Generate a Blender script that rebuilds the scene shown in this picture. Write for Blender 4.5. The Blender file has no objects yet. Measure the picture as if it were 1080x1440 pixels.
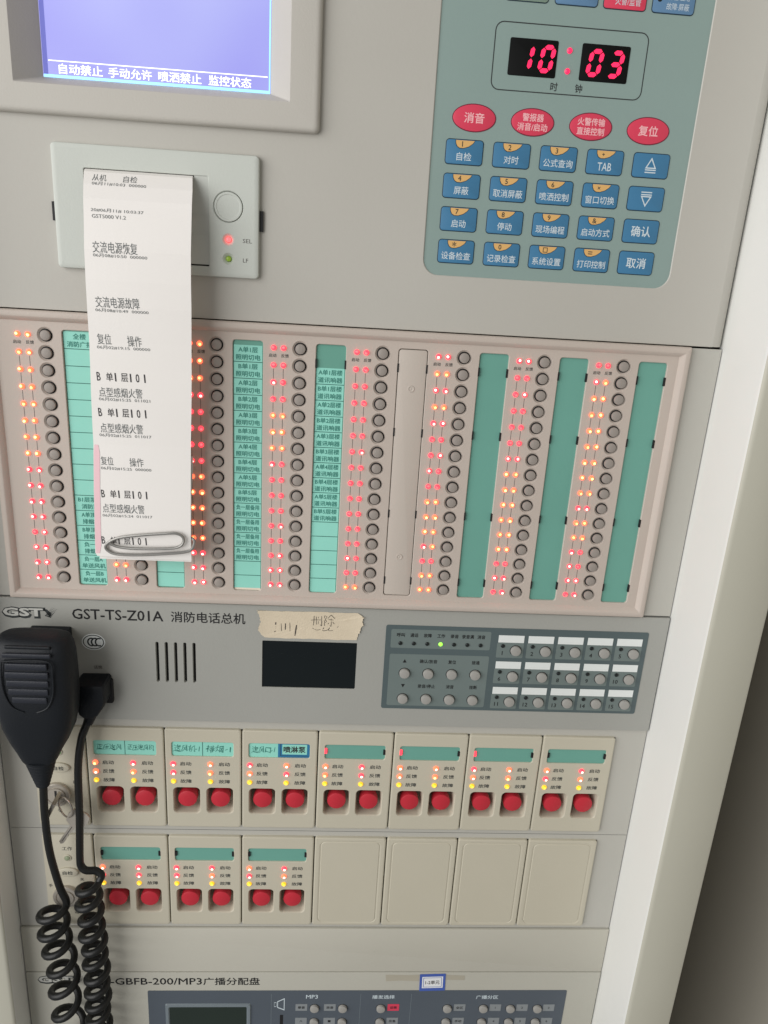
import bpy, bmesh, math, random
from mathutils import Matrix, Vector
random.seed(7)
S = bpy.context.scene
C = S.collection
MM = 0.001
ZB = 1.30                      # height in metres of the top row of round buttons

# ------------------------------------------------------------------ camera
cam_d = bpy.data.cameras.new('camera')
cam = bpy.data.objects.new('camera', cam_d); C.objects.link(cam)
cam_d.sensor_fit = 'VERTICAL'; cam_d.sensor_height = 36.0; cam_d.lens = 36.0 * 1055.0 / 1440.0
cam_d.clip_start = 0.01; cam_d.clip_end = 50
R = Matrix(((0.99701415, -0.04056607, -0.0657052), (-0.04983133, 0.31200409, -0.94877304), (0.05898829, 0.94921433, 0.30905103)))
cam.matrix_world = Matrix.Translation((0.17451, -0.46272, 0.04963 + ZB)) @ R.to_4x4()
S.camera = cam

# ------------------------------------------------------------------ light
w = bpy.data.worlds.new('World'); S.world = w; w.use_nodes = True
bg = w.node_tree.nodes['Background']; bg.inputs[0].default_value = (0.93, 0.95, 1.0, 1); bg.inputs[1].default_value = 0.235
def area(name, loc, target, sx, sy, power, col):
    d = bpy.data.lights.new(name, 'AREA'); d.shape = 'RECTANGLE'; d.size = sx; d.size_y = sy; d.energy = power; d.color = col
    o = bpy.data.objects.new(name, d); C.objects.link(o); o.location = loc
    o.rotation_euler = (Vector(target) - Vector(loc)).to_track_quat('-Z', 'Y').to_euler()
    return o
area('window_light', (-1.3, -1.3, ZB + 0.32), (0.2, 0, ZB - 0.2), 2.1, 2.0, 50, (1.0, 0.988, 0.972))
vs = S.view_settings
vs.view_transform = 'Standard'; vs.look = 'None'; vs.exposure = 0.0; vs.gamma = 1.0; vs.use_curve_mapping = False
S.cycles.use_denoising = True
S.cycles.max_bounces = 6
S.cycles.sample_clamp_indirect = 4.0

# ------------------------------------------------------------------ materials
def lin(c):
    c = c / 255.0
    return c / 12.92 if c <= 0.04045 else ((c + 0.055) / 1.055) ** 2.4
MATS = {}
def mat(name, rgb, rough=0.5, var=0.05, bump=0.0, scale=60.0, metal=0.0, coat=0.0, spec=0.4, stain=0.0):
    m = bpy.data.materials.new(name); m.use_nodes = True
    nt = m.node_tree; b = nt.nodes['Principled BSDF']
    base = tuple(lin(v) for v in rgb)
    tc = nt.nodes.new('ShaderNodeTexCoord')
    n1 = nt.nodes.new('ShaderNodeTexNoise'); n1.inputs['Scale'].default_value = scale * 0.25; n1.inputs['Detail'].default_value = 5
    n2 = nt.nodes.new('ShaderNodeTexNoise'); n2.inputs['Scale'].default_value = scale * 14; n2.inputs['Detail'].default_value = 2
    nt.links.new(tc.outputs['Object'], n1.inputs['Vector']); nt.links.new(tc.outputs['Object'], n2.inputs['Vector'])
    mx = nt.nodes.new('ShaderNodeMix'); mx.data_type = 'RGBA'
    k = 1.0 - 2.2 * var
    mx.inputs['A'].default_value = (base[0] * k, base[1] * k, base[2] * k * 0.985, 1)
    k = 1.0 + 1.6 * var
    mx.inputs['B'].default_value = (min(1, base[0] * k), min(1, base[1] * k), min(1, base[2] * k), 1)
    nt.links.new(n1.outputs['Fac'], mx.inputs['Factor'])
    col = mx.outputs['Result']
    if stain > 0:
        n3 = nt.nodes.new('ShaderNodeTexNoise'); n3.inputs['Scale'].default_value = scale * 0.9; n3.inputs['Detail'].default_value = 8; n3.inputs['Roughness'].default_value = 0.7
        nt.links.new(tc.outputs['Object'], n3.inputs['Vector'])
        rp = nt.nodes.new('ShaderNodeValToRGB'); rp.color_ramp.elements[0].position = 0.62; rp.color_ramp.elements[1].position = 0.74
        rp.color_ramp.elements[0].color = (0, 0, 0, 1); rp.color_ramp.elements[1].color = (stain, stain, stain, 1)
        nt.links.new(n3.outputs['Fac'], rp.inputs['Fac'])
        m2 = nt.nodes.new('ShaderNodeMix'); m2.data_type = 'RGBA'
        m2.inputs['B'].default_value = (base[0] * 0.72, base[1] * 0.68, base[2] * 0.6, 1)
        nt.links.new(rp.outputs['Color'], m2.inputs['Factor']); nt.links.new(col, m2.inputs['A'])
        col = m2.outputs['Result']
    nt.links.new(col, b.inputs['Base Color'])
    mr = nt.nodes.new('ShaderNodeMapRange'); mr.inputs['To Min'].default_value = max(0.02, rough - 0.08); mr.inputs['To Max'].default_value = min(1, rough + 0.08)
    nt.links.new(n1.outputs['Fac'], mr.inputs['Value']); nt.links.new(mr.outputs['Result'], b.inputs['Roughness'])
    if bump > 0:
        bp = nt.nodes.new('ShaderNodeBump'); bp.inputs['Strength'].default_value = bump; bp.inputs['Distance'].default_value = 0.0003
        nt.links.new(n2.outputs['Fac'], bp.inputs['Height']); nt.links.new(bp.outputs['Normal'], b.inputs['Normal'])
    b.inputs['Metallic'].default_value = metal; b.inputs['Specular IOR Level'].default_value = spec
    b.inputs['Coat Weight'].default_value = coat
    MATS[name] = m
    return m
def glow(name, rgb, strength, base=None, rough=0.3):
    m = bpy.data.materials.new(name); m.use_nodes = True
    b = m.node_tree.nodes['Principled BSDF']
    b.inputs['Base Color'].default_value = (*(base or rgb), 1); b.inputs['Roughness'].default_value = rough
    b.inputs['Emission Color'].default_value = (*rgb, 1); b.inputs['Emission Strength'].default_value = strength
    MATS[name] = m
    return m

mat('painted_steel', (186, 183, 175), 0.45, 0.03, 0.15, 30, stain=0.10)
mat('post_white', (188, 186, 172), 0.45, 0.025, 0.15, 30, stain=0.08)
mat('jamb_lit', (228, 228, 224), 0.45, 0.02, 0.10, 30)  # post paint made lighter: side light painted into the inner jamb faces
mat('bezel_plastic', (190, 186, 178), 0.5, 0.02, 0.25, 60)
mat('printer_plastic', (198, 202, 195), 0.5, 0.02, 0.2, 60)
mat('recess_plastic', (196, 199, 193), 0.55, 0.02, 0.2, 60)
mat('pink_plastic', (194, 182, 172), 0.5, 0.025, 0.3, 60, stain=0.06)
mat('rack_grey', (163, 163, 157), 0.5, 0.03, 0.3, 40, stain=0.12)
mat('cream_plastic', (196, 190, 172), 0.5, 0.025, 0.25, 60, stain=0.06)
mat('plate_grey', (184, 182, 174), 0.5, 0.03, 0.2, 40)
mat('blank_steel', (190, 187, 175), 0.5, 0.03, 0.2, 40, stain=0.12)
mat('bottom_grey', (183, 181, 170), 0.5, 0.03, 0.3, 40, stain=0.15)
mat('dark_gap', (28, 26, 24), 0.8, 0.05)
mat('keypad_film', (141, 161, 156), 0.42, 0.03, 0.1, 50)
mat('print_dark', (52, 56, 56), 0.6, 0.05)
mat('print_black', (26, 26, 27), 0.6, 0.05)
mat('print_grey', (92, 88, 84), 0.7, 0.1)
mat('key_blue', (66, 122, 160), 0.4, 0.04, 0.05, 90)
mat('status_blue', (96, 132, 166), 0.4, 0.04, 0.05, 90)
mat('status_green', (124, 144, 130), 0.4, 0.04, 0.05, 90)
mat('key_outline', (30, 52, 66), 0.5, 0.04)
mat('oval_red', (218, 66, 92), 0.4, 0.03, 0.05, 90)
mat('oval_outline', (110, 36, 56), 0.5, 0.04)
mat('tab_orange', (224, 178, 112), 0.5, 0.03)
mat('print_white', (206, 218, 224), 0.6, 0.03)
mat('print_pink', (246, 186, 190), 0.6, 0.03)
mat('glass_black', (13, 14, 14), 0.5, 0.1, spec=0.15)
mat('display_glass', (10, 19, 21), 0.28, 0.15, spec=0.45, scale=20)
mat('paper', (240, 236, 232), 0.75, 0.012, 0.1, 50, spec=0.2)
mat('paper_pink', (243, 204, 210), 0.75, 0.05, 0.1, 90, spec=0.2)
mat('thermal_ink', (112, 116, 116), 0.8, 0.15, 0, 300)
mat('thermal_dark', (64, 62, 64), 0.8, 0.15, 0, 300)
mat('label_cyan', (150, 220, 204), 0.55, 0.03, 0.1, 80)
mat('label_edge', (232, 222, 204), 0.6, 0.03)
mat('label_ink', (62, 132, 120), 0.7, 0.1)
mat('label_line', (46, 100, 92), 0.7, 0.1)
mat('window_green', (110, 166, 152), 0.35, 0.04, 0.05, 60)
mat('window_green_dim', (108, 164, 148), 0.35, 0.04, 0.05, 60)
mat('cap_grey', (154, 146, 139), 0.5, 0.04, 0.4, 120)
mat('cap_light', (160, 158, 153), 0.5, 0.04, 0.4, 120)
mat('cover_plastic', (192, 182, 172), 0.45, 0.02, 0.2, 60)
mat('line_print', (104, 94, 92), 0.7, 0.1)
mat('slate_film', (84, 97, 99), 0.42, 0.04, 0.1, 60)
mat('cell_film', (112, 124, 122), 0.42, 0.04, 0.1, 60)
mat('lamp_off', (26, 32, 32), 0.3, 0.05)
mat('tag_white', (228, 232, 230), 0.5, 0.02)
mat('tape_paper', (216, 202, 178), 0.7, 0.05, 0.5, 70, stain=0.25)
mat('tape_ghost', (176, 170, 154), 0.7, 0.08, 0.2, 70, stain=0.4)
mat('pen_ink', (70, 64, 60), 0.7, 0.2, 0, 200)
mat('red_button', (196, 46, 60), 0.42, 0.05, 0.3, 120)
mat('well_plastic', (150, 142, 126), 0.6, 0.04, 0.2, 60)
mat('black_plastic', (20, 24, 29), 0.5, 0.08, 0.5, 80, spec=0.3)
mat('grille_plastic', (37, 40, 48), 0.45, 0.08, 0.4, 80)
mat('cord_rubber', (20, 21, 20), 0.45, 0.1, 0.2, 80)
mat('steel', (186, 178, 168), 0.36, 0.08, 0.1, 90, metal=0.8)
mat('dull_steel', (188, 181, 170), 0.36, 0.1, 0.1, 90, metal=0.4)
mat('clip_wire', (150, 148, 144), 0.35, 0.06, 0.0, 90, metal=0.5)
mat('navy_film', (84, 92, 101), 0.42, 0.04, 0.1, 60)
mat('chip_grey', (138, 143, 146), 0.5, 0.04)
mat('lcd_frame', (120, 130, 136), 0.4, 0.04)
mat('lcd_dark', (34, 46, 38), 0.15, 0.1, spec=0.5)
mat('sticker_white', (232, 234, 236), 0.6, 0.02)
mat('sticker_blue', (70, 96, 176), 0.6, 0.05)
mat('label_blue', (44, 120, 164), 0.6, 0.1)
mat('logo_face', (196, 196, 190), 0.5, 0.03)
mat('wall_paint', (164, 159, 148), 0.8, 0.04, 0.2, 8)
mat('unlit_lamp', (150, 160, 132), 0.3, 0.04)
glow('led_red', (1.0, 0.035, 0.055), 2.6, (0.5, 0.03, 0.05))
glow('led_red_core', (1.0, 0.10, 0.10), 2.4, (0.6, 0.03, 0.05))
glow('led_hot_core', (1.0, 0.62, 0.50), 3.6, (0.6, 0.2, 0.1))
glow('led_orange', (1.0, 0.11, 0.045), 2.8, (0.6, 0.08, 0.03))
glow('led_orange_core', (1.0, 0.42, 0.12), 4.2, (0.6, 0.2, 0.05))
glow('led_amber_core', (1.0, 0.62, 0.16), 4.8, (0.6, 0.4, 0.1))
glow('led_yellow', (1.0, 0.52, 0.02), 1.0, (0.6, 0.4, 0.02))
glow('led_yellow_core', (1.0, 0.80, 0.10), 1.5, (0.6, 0.5, 0.02))
glow('led_green', (0.35, 1.0, 0.08), 1.5, (0.2, 0.6, 0.05))
glow('led_dim_green', (0.10, 0.42, 0.10), 0.35, (0.08, 0.3, 0.08))
glow('led_olive', (0.16, 0.26, 0.02), 0.5, (0.2, 0.3, 0.03))
glow('segment', (1.0, 0.015, 0.10), 1.25, (0.5, 0.02, 0.05))
glow('screen_white', (0.92, 0.94, 1.0), 0.95)
glow('screen_cyan', (0.28, 0.66, 1.0), 1.0)
glow('screen_navy', (0.08, 0.09, 0.42), 0.6)
def screen_mat():
    m = bpy.data.materials.new('screen_lavender'); m.use_nodes = True; nt = m.node_tree
    b = nt.nodes['Principled BSDF']; b.inputs['Base Color'].default_value = (0.02, 0.02, 0.05, 1); b.inputs['Roughness'].default_value = 0.35
    tc = nt.nodes.new('ShaderNodeTexCoord'); n = nt.nodes.new('ShaderNodeTexNoise'); n.inputs['Scale'].default_value = 7; n.inputs['Detail'].default_value = 2
    nt.links.new(tc.outputs['Object'], n.inputs['Vector'])
    r = nt.nodes.new('ShaderNodeValToRGB')
    r.color_ramp.elements[0].position = 0.3; r.color_ramp.elements[0].color = (0.33, 0.32, 0.88, 1)
    r.color_ramp.elements[1].position = 0.7; r.color_ramp.elements[1].color = (0.58, 0.63, 1.0, 1)
    nt.links.new(n.outputs['Fac'], r.inputs['Fac']); nt.links.new(r.outputs['Color'], b.inputs['Emission Color'])
    b.inputs['Emission Strength'].default_value = 0.95
    MATS['screen_lavender'] = m
screen_mat()

# ------------------------------------------------------------------ mesh helpers (millimetres: x right, z up, d towards the viewer)
class MB:
    def __init__(s): s.v = []; s.f = []; s.mi = []; s.m = 0
    def add(s, pts): i = len(s.v); s.v += pts; return list(range(i, i + len(pts)))
    def face(s, idx): s.f.append(tuple(idx)); s.mi.append(s.m)
    def bridge(s, a, b):
        n = len(a)
        for i in range(n): s.face((a[i], a[(i + 1) % n], b[(i + 1) % n], b[i]))
    def loft(s, loops, cap0=True, cap1=True):
        ids = [s.add(l) for l in loops]
        for a, b in zip(ids, ids[1:]): s.bridge(a, b)
        if cap0: s.face(ids[0][::-1])
        if cap1: s.face(ids[-1])
        return ids
    def box(s, x0, x1, z0, z1, d0, d1):
        s.loft([[(x0, z0, d), (x1, z0, d), (x1, z1, d), (x0, z1, d)] for d in (d0, d1)])
    def quad(s, x0, x1, z0, z1, d): s.face(s.add([(x0, z0, d), (x1, z0, d), (x1, z1, d), (x0, z1, d)]))
    def slab(s, x0, x1, z0, z1, d0, d1, r=1.0, b=0.5, n=4, cap0=False):
        A = rr(x0, x1, z0, z1, r, n); 
        L = [[(x, z, d0) for x, z in A], [(x, z, d1 - b) for x, z in A]]
        if b > 0:
            for t in (0.5, 1.0):
                o = b * (1 - math.cos(t * math.pi / 2)); h = d1 - b + b * math.sin(t * math.pi / 2)
                L.append([(x, z, h) for x, z in rr(x0 + o, x1 - o, z0 + o, z1 - o, max(0.05, r - o), n)])
        s.loft(L, cap0, True)
    def disc(s, cx, cz, prof, n=20, cap0=False, cap1=True):
        s.loft([[(x, z, d) for x, z in circ(cx, cz, r, n)] for r, d in prof], cap0, cap1)
    def tube(s, path, r, n=10, closed=False, taper=None):
        P = [Vector(p) for p in path]; N = len(P); rings = []
        up = Vector((0.13, 0.31, 0.94)); prev = None
        for i in range(N):
            t = (P[(i + 1) % N] - P[i - 1]) if closed else (P[min(i + 1, N - 1)] - P[max(i - 1, 0)])
            t.normalize()
            if prev is None:
                u = t.cross(up); u = u if u.length > 1e-4 else t.cross(Vector((1, 0, 0)))
            else: u = prev - t * prev.dot(t)
            u.normalize(); prev = u; v = t.cross(u)
            ri = taper[i] if taper else r
            rings.append(s.add([tuple(P[i] + (u * math.cos(a) + v * math.sin(a)) * ri) for a in [2 * math.pi * k / n for k in range(n)]]))
        for a, b in zip(rings, rings[1:]): s.bridge(a, b)
        if closed: s.bridge(rings[-1], rings[0])
        else: s.face(rings[0][::-1]); s.face(rings[-1])
    def text(s, body, cx, cz, w=None, h=None, d=0.0, bold=0.0, shear=0.0, fn=None):
        if 0 < bold < 0.03:
            e = (h or 3.0) * bold * 1.6
            for k, (ax, az) in enumerate(((-e, 0), (e, 0), (0, e), (0, -e))): s.text(body, cx + ax, cz + az, w, h, d + 0.004 * (k + 1), 0.0, shear, fn)
            return
        vs_, fs = glyphs(body, bold)
        if not vs_: return
        xs = [v[0] for v in vs_]; ys = [v[1] for v in vs_]
        x0, x1, y0, y1 = min(xs), max(xs), min(ys), max(ys)
        kx = (w / (x1 - x0)) if w else None; ky = (h / (y1 - y0)) if h else None
        if kx is None: kx = ky
        if ky is None: ky = kx
        o = len(s.v)
        for x, y in vs_:
            X = cx + (x - (x0 + x1) / 2) * kx; Z = cz + (y - (y0 + y1) / 2) * ky
            X += shear * (Z - cz)
            s.v.append(fn(X, Z, d) if fn else (X, Z, d))
        for f in fs: s.f.append(tuple(i + o for i in f)); s.mi.append(s.m)
    def plate(s, x0, x1, z0, z1, d, holes):
        """flat sheet with shaped holes; hole = (rect, loop maker, [(grow, depth), ...])"""
        xs = sorted({x0, x1} | {v for h in holes for v in h[0][:2]}); zs = sorted({z0, z1} | {v for h in holes for v in h[0][2:]})
        for a, b in zip(xs, xs[1:]):
            for c, e in zip(zs, zs[1:]):
                mx_, mz = (a + b) / 2, (c + e) / 2
                if any(h[0][0] < mx_ < h[0][1] and h[0][2] < mz < h[0][3] for h in holes): continue
                s.quad(a, b, c, e, d)
        for rect, mk, steps in holes:
            L = mk(steps[0][0]); ids = s.add([(x, z, d + steps[0][1]) for x, z in L])
            cx, cz = (rect[0] + rect[1]) / 2, (rect[2] + rect[3]) / 2
            out = []
            for x, z in L:       # project each loop point outwards onto the rectangle
                vx, vz = x - cx, z - cz
                hx, hz = (rect[1] - rect[0]) / 2, (rect[3] - rect[2]) / 2
                k = min(hx / abs(vx) if abs(vx) > 1e-6 else 1e9, hz / abs(vz) if abs(vz) > 1e-6 else 1e9)
                out.append((cx + vx * k, cz + vz * k))
            n = len(L); oi = s.add([(x, z, d) for x, z in out])
            for i in range(n):
                j = (i + 1) % n
                (ax, az), (bx, bz) = out[i], out[j]
                onx = lambda p: abs(abs(p[0] - cx) - hx) < 1e-4
                onz = lambda p: abs(abs(p[1] - cz) - hz) < 1e-4
                same = (onx(out[i]) and onx(out[j]) and (ax - cx) * (bx - cx) > 0) or (onz(out[i]) and onz(out[j]) and (az - cz) * (bz - cz) > 0)
                if same: s.face((oi[i], oi[j], ids[j], ids[i]))
                elif onx(out[i]) and onx(out[j]) and not onz(out[i]) and not onz(out[j]):
                    kz = cz + math.copysign(hz, az + bz - 2 * cz); k2 = s.add([(ax, kz, d), (bx, kz, d)])
                    s.face((oi[i], k2[0], k2[1], oi[j], ids[j], ids[i]))
                elif onz(out[i]) and onz(out[j]) and not onx(out[i]) and not onx(out[j]):
                    kx = cx + math.copysign(hx, ax + bx - 2 * cx); k2 = s.add([(kx, az, d), (kx, bz, d)])
                    s.face((oi[i], k2[0], k2[1], oi[j], ids[j], ids[i]))
                else:
                    kx = cx + math.copysign(hx, ax + bx - 2 * cx); kz = cz + math.copysign(hz, az + bz - 2 * cz)
                    k = s.add([(kx, kz, d)])[0]
                    s.face((oi[i], k, oi[j], ids[j], ids[i]))
            prev = ids
            for g, dd in steps[1:]:
                nx = s.add([(x, z, d + dd) for x, z in mk(g)]); s.bridge(prev, nx); prev = nx
    def mesh(s, name, mats, smooth=35):
        me = bpy.data.meshes.new(name)
        me.from_pydata([(x * MM, -d * MM, z * MM) for x, z, d in s.v], [], s.f)
        for m in mats: me.materials.append(MATS[m])
        if len(mats) > 1: me.polygons.foreach_set('material_index', s.mi)
        bm = bmesh.new(); bm.from_mesh(me); bmesh.ops.recalc_face_normals(bm, faces=bm.faces); bm.to_mesh(me); bm.free()
        if smooth:
            me.polygons.foreach_set('use_smooth', [True] * len(me.polygons))
            me.set_sharp_from_angle(angle=math.radians(smooth))
        me.update()
        return me
    def build(s, name, mats, parent=None, smooth=35, loc=None):
        if isinstance(mats, str): mats = [mats]
        return put(name, s.mesh(name, mats, smooth), parent, loc)
def put(name, me, parent=None, loc=None):
    o = bpy.data.objects.new(name, me); C.objects.link(o)
    if parent is not None: o.parent = parent
    if loc: o.location = (loc[0] * MM, -loc[2] * MM, loc[1] * MM)
    elif parent is None: o.location = (0, 0, ZB)
    return o
def rr(x0, x1, z0, z1, r, n=4):
    r = min(r, (x1 - x0) / 2 - 1e-3, (z1 - z0) / 2 - 1e-3); P = []
    for cx, cz, a in ((x1 - r, z1 - r, 0), (x0 + r, z1 - r, 90), (x0 + r, z0 + r, 180), (x1 - r, z0 + r, 270)):
        for k in range(n + 1):
            t = math.radians(a + 90 * k / n); P.append((cx + r * math.cos(t), cz + r * math.sin(t)))
    return P
def circ(cx, cz, r, n=20, rz=None):
    return [(cx + r * math.cos(2 * math.pi * k / n), cz + (rz or r) * math.sin(2 * math.pi * k / n)) for k in range(n)]
GL = {}
def glyphs(body, bold):
    key = (body, bold)
    if key not in GL:
        c = bpy.data.curves.new('type', 'FONT'); c.body = body; c.size = 1.0; c.resolution_u = 2; c.offset = bold
        o = bpy.data.objects.new('type', c); m = o.to_mesh()
        GL[key] = ([(v.co.x, v.co.y) for v in m.vertices], [tuple(p.vertices) for p in m.polygons])
        o.to_mesh_clear(); bpy.data.objects.remove(o); bpy.data.curves.remove(c)
    return GL[key]
def thing(name, label, cat, x=0, z=0, d=0, group=None):
    o = bpy.data.objects.new(name, None); C.objects.link(o); o.empty_display_size = 0.02
    o.location = (x * MM, -d * MM, z * MM + ZB)
    return tag(o, label, cat, group)
def tag(o, label, cat, group=None):
    o['label'] = label; o['category'] = cat
    if group: o['group'] = group
    return o

# ------------------------------------------------------------------ setting behind the cabinet
m = MB(); m.box(-1600, 2400, -1700, 1600, -760, -720)
o = m.build('back_wall', 'wall_paint'); o['kind'] = 'structure'
m = MB(); m.box(560, 620, -1700, 1600, -720, 900); o = m.build('side_wall', 'wall_paint'); o['kind'] = 'structure'

# ------------------------------------------------------------------ cabinet
cab = thing('control_cabinet', 'off-white steel cabinet whose posts frame all the panels', 'cabinet', 0, -600)
def cbuild(m, name, mats, **k): return m.build(name, mats, cab, loc=(0, 600, 0), **k)
XR, XL, DJ = 411.5, -54.8, 50.0
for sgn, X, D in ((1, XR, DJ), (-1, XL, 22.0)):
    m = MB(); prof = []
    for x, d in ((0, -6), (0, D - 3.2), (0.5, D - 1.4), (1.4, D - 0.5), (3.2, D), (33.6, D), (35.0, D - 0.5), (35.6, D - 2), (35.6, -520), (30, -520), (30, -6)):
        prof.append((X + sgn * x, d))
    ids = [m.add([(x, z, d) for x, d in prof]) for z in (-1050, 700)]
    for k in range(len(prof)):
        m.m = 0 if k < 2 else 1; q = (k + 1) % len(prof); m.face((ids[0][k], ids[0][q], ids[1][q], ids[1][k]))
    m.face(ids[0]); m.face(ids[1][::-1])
    cbuild(m, 'frame_post', ['jamb_lit', 'post_white'])
m = MB(); m.box(XL + 1, XR - 1, -1040, 690, -519, -515); cbuild(m, 'back_panel', 'painted_steel')
m = MB(); m.box(XL - 30, XR + 30, 690, 700, -514, DJ - 5); cbuild(m, 'top_panel', 'painted_steel')
m = MB(); m.box(XL - 30, XR + 30, -1060, -1050.5, -514, DJ - 5); cbuild(m, 'base_panel', 'painted_steel')
for z0, z1, hx0, hx1, hz0, hz1, d in ((-357.2, -262.5, -30.8, 388.2, -352.4, -269.2, -2.4), (-449.9, -357.5, -30.8, 388.2, -445.4, -362.2, -2.4), (-169.5, 13.6, -33, 388.5, -168, 12.5, -1.4)):
    m = MB(); m.plate(XL + 0.6, XR - 0.6, z0, z1, d, [((hx0 - 1.2, hx1 + 1.2, hz0 - 0.5, hz1 + 0.5), (lambda a, b, c, e: lambda g: rr(a - g, b + g, c - g, e + g, 0.4, 2))(hx0, hx1, hz0, hz1), [(0, 0), (0, -2.0)])])
    cbuild(m, 'mounting_plate', 'plate_grey')
m = MB(); m.box(XL + 0.2, XR - 0.2, -1000, 650, -24, -18); cbuild(m, 'inner_shield', 'dark_gap')

# blank strip between the module rows and the broadcast panel
bl = thing('blanking_panel', 'plain beige steel strip below the blank modules', 'panel', 0, -472)
m = MB(); m.slab(XL + 0.6, XR - 0.6, -23.0, 21.6, -4, -0.6, 0.3, 0.5); m.build('faceplate', 'blank_steel', bl)

# ------------------------------------------------------------------ upper panel with the screen and keypad openings
up = thing('upper_panel', 'large flat beige steel panel carrying screen, printer and keypad', 'panel', 0, 15)
m = MB()
kp = (220.6, 369.2, 47.4, 260)
m.plate(XL + 0.6, XR - 8, 0, 330, 0, [((kp[0] - 3, kp[1] + 3, kp[2] - 15 - 3, kp[3] - 15), lambda g: rr(kp[0] - g, kp[1] + g, kp[2] - 15 - g, kp[3] - 16 + g, 9 + g, 7), [(0.5, 0), (0.0, -0.4), (0.0, -1.0)]),
    ((-12, 150, 108, 284), lambda g: rr(-8 - g, 146 + g, 112 - g, 280 + g, 1, 3), [(0, 0), (0, -3)])])
a = m.add([(XR - 8, 0, 0), (XR - 8, 330, 0)]); 
for x, d in ((XR - 4.5, -0.5), (XR - 1.8, -2.2), (XR - 0.6, -5.0)):
    b = m.add([(x, 0, d), (x, 330, d)]); m.face((a[0], b[0], b[1], a[1])); a = b
a = m.add([(XL + 0.6, 0, 0), (XR - 8, 0, 0)]); 
for z, d in ((-0.25, -0.5), (-0.3, -4)):
    b = m.add([(XL + 0.6, z, d), (XR - 8, z, d)]); m.face((a[0], a[1], b[1], b[0])); a = b
m.build('faceplate', 'painted_steel', up)

# screen
sc = thing('display_screen', 'lavender lit screen in a wide chamfered grey bezel', 'screen', 68, 117)
ox, oz = 68, 117
m = MB()
def ring(ins, d, x0=-21.5, x1=157.6, z0=117.6, z1=300): return [(x - ox, z - oz, d) for x, z in rr(x0 + ins, x1 - ins, z0 + ins, z1 - ins, max(0.3, 3 - ins * 0.6), 4)]
L = [ring(0, 0), ring(0, 2.2), ring(0.35, 3.4), ring(1.1, 4.3), ring(2.2, 4.7), ring(3.4, 4.8)]
L.append([(x - ox, z - oz, 4.8) for x, z in rr(-4.6, 141.4, 131.9, 290, 0.8, 4)])
L.append([(x - ox, z - oz, 4.4) for x, z in rr(-4.2, 141.0, 132.3, 289.6, 0.8, 4)])
L.append([(x - ox, z - oz, -8.5) for x, z in rr(7.1, 129.4, 137.6, 280, 0.3, 4)])
m.loft(L, False, False)
m.build('bezel', 'bezel_plastic', sc)
m = MB(); m.quad(6.4 - ox, 130.2 - ox, 136.8 - oz, 281 - oz, -8.2); scr = m.build('screen', 'screen_lavender', sc)
m = MB(); m.quad(7.1 - ox, 9.6 - ox, 138 - oz, 280 - oz, -8.1); m.build('dark_edge', 'screen_navy', scr)
m = MB(); m.quad(7.1 - ox, 129.4 - ox, 137.5 - oz, 138.9 - oz, -8.0); m.quad(128.7 - ox, 129.4 - ox, 138.9 - oz, 280 - oz, -8.0); m.build('cyan_edge', 'screen_cyan', scr)
m = MB(); m.quad(10.0 - ox, 128.0 - ox, 145.4 - oz, 145.9 - oz, -8.0); m.build('ruled_line', 'screen_white', scr)
for t, xc in (('自动禁止', 27.0), ('手动允许', 53.4), ('喷洒禁止', 80.2), ('监控状态', 107.4)):
    m = MB(); m.text(t, xc - ox, 142.0 - oz, 23.2, 4.9, -8.0, 0.008); m.build('lettering', 'screen_white', scr)

# printer
pr = thing('receipt_printer', 'pale grey panel printer with a round button, feeding the paper strip', 'printer', 68, 72)
ox, oz = 68, 72
m = MB()
win = (29.0, 97.0, 44.4, 92.2)
W = [(win[0] - ox - 1.5, win[1] - ox + 1.5, win[2] - oz - 1.5, win[3] - oz + 1.5)]
A = (11.6, 125.0, 38.9, 104.4)
def out(ins, d): return [(x - ox, z - oz, d) for x, z in rr(A[0] + ins, A[1] - ins, A[2] + ins, A[3] - ins, max(0.4, 2.4 - ins), 4)]
m.loft([out(0, 0), out(0, 2.6), out(0.35, 3.6), out(1.2, 4.0), out(3.0, 4.0)], False, False)
bx = (107.9, 77.0)
m.plate(A[0] + 3 - ox, A[1] - 3 - ox, A[2] + 3 - oz, A[3] - 3 - oz, 4.0, [
    (W[0], lambda g: rr(win[0] - ox - g, win[1] - ox + g, win[2] - oz - g, win[3] - oz + g, 1.0, 3), [(0.25, 0), (0, -0.25), (0, -0.7)]),
    ((bx[0] - 9.2 - ox, bx[0] + 9.2 - ox, bx[1] - 9.2 - oz, bx[1] + 9.2 - oz), lambda g: circ(bx[0] - ox, bx[1] - oz, 8.2 + g, 28), [(0.5, 0), (0.0, -0.5), (0.0, -2.5)])] + [
    ((104.2 - ox, 111.4 - ox, z - 3.6 - oz, z + 3.6 - oz), (lambda zz: lambda g: circ(107.8 - ox, zz - oz, 2.6 + g, 16))(z), [(0.8, 0), (0.1, -0.6), (-0.9, -1.6)]) for z in (59.6, 49.2)])
m.build('housing', 'printer_plastic', pr)
m = MB(); m.quad(28 - ox, 98 - ox, 43.4 - oz, 93.2 - oz, 3.35)
m.box(29.4 - ox, 96.6 - ox, 71.6 - oz, 72.1 - oz, 3.35, 3.6); m.box(29.4 - ox, 96.6 - ox, 61.6 - oz, 62.1 - oz, 3.35, 3.6)
m.build('paper_door', 'recess_plastic', pr)
m = MB(); m.quad(29.2 - ox, 97 - ox, 44.5 - oz, 45.3 - oz, 3.4); m.quad(29.2 - ox, 89 - ox, 91.4 - oz, 92.15 - oz, 3.4); m.build('slot', 'dark_gap', pr)
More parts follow.
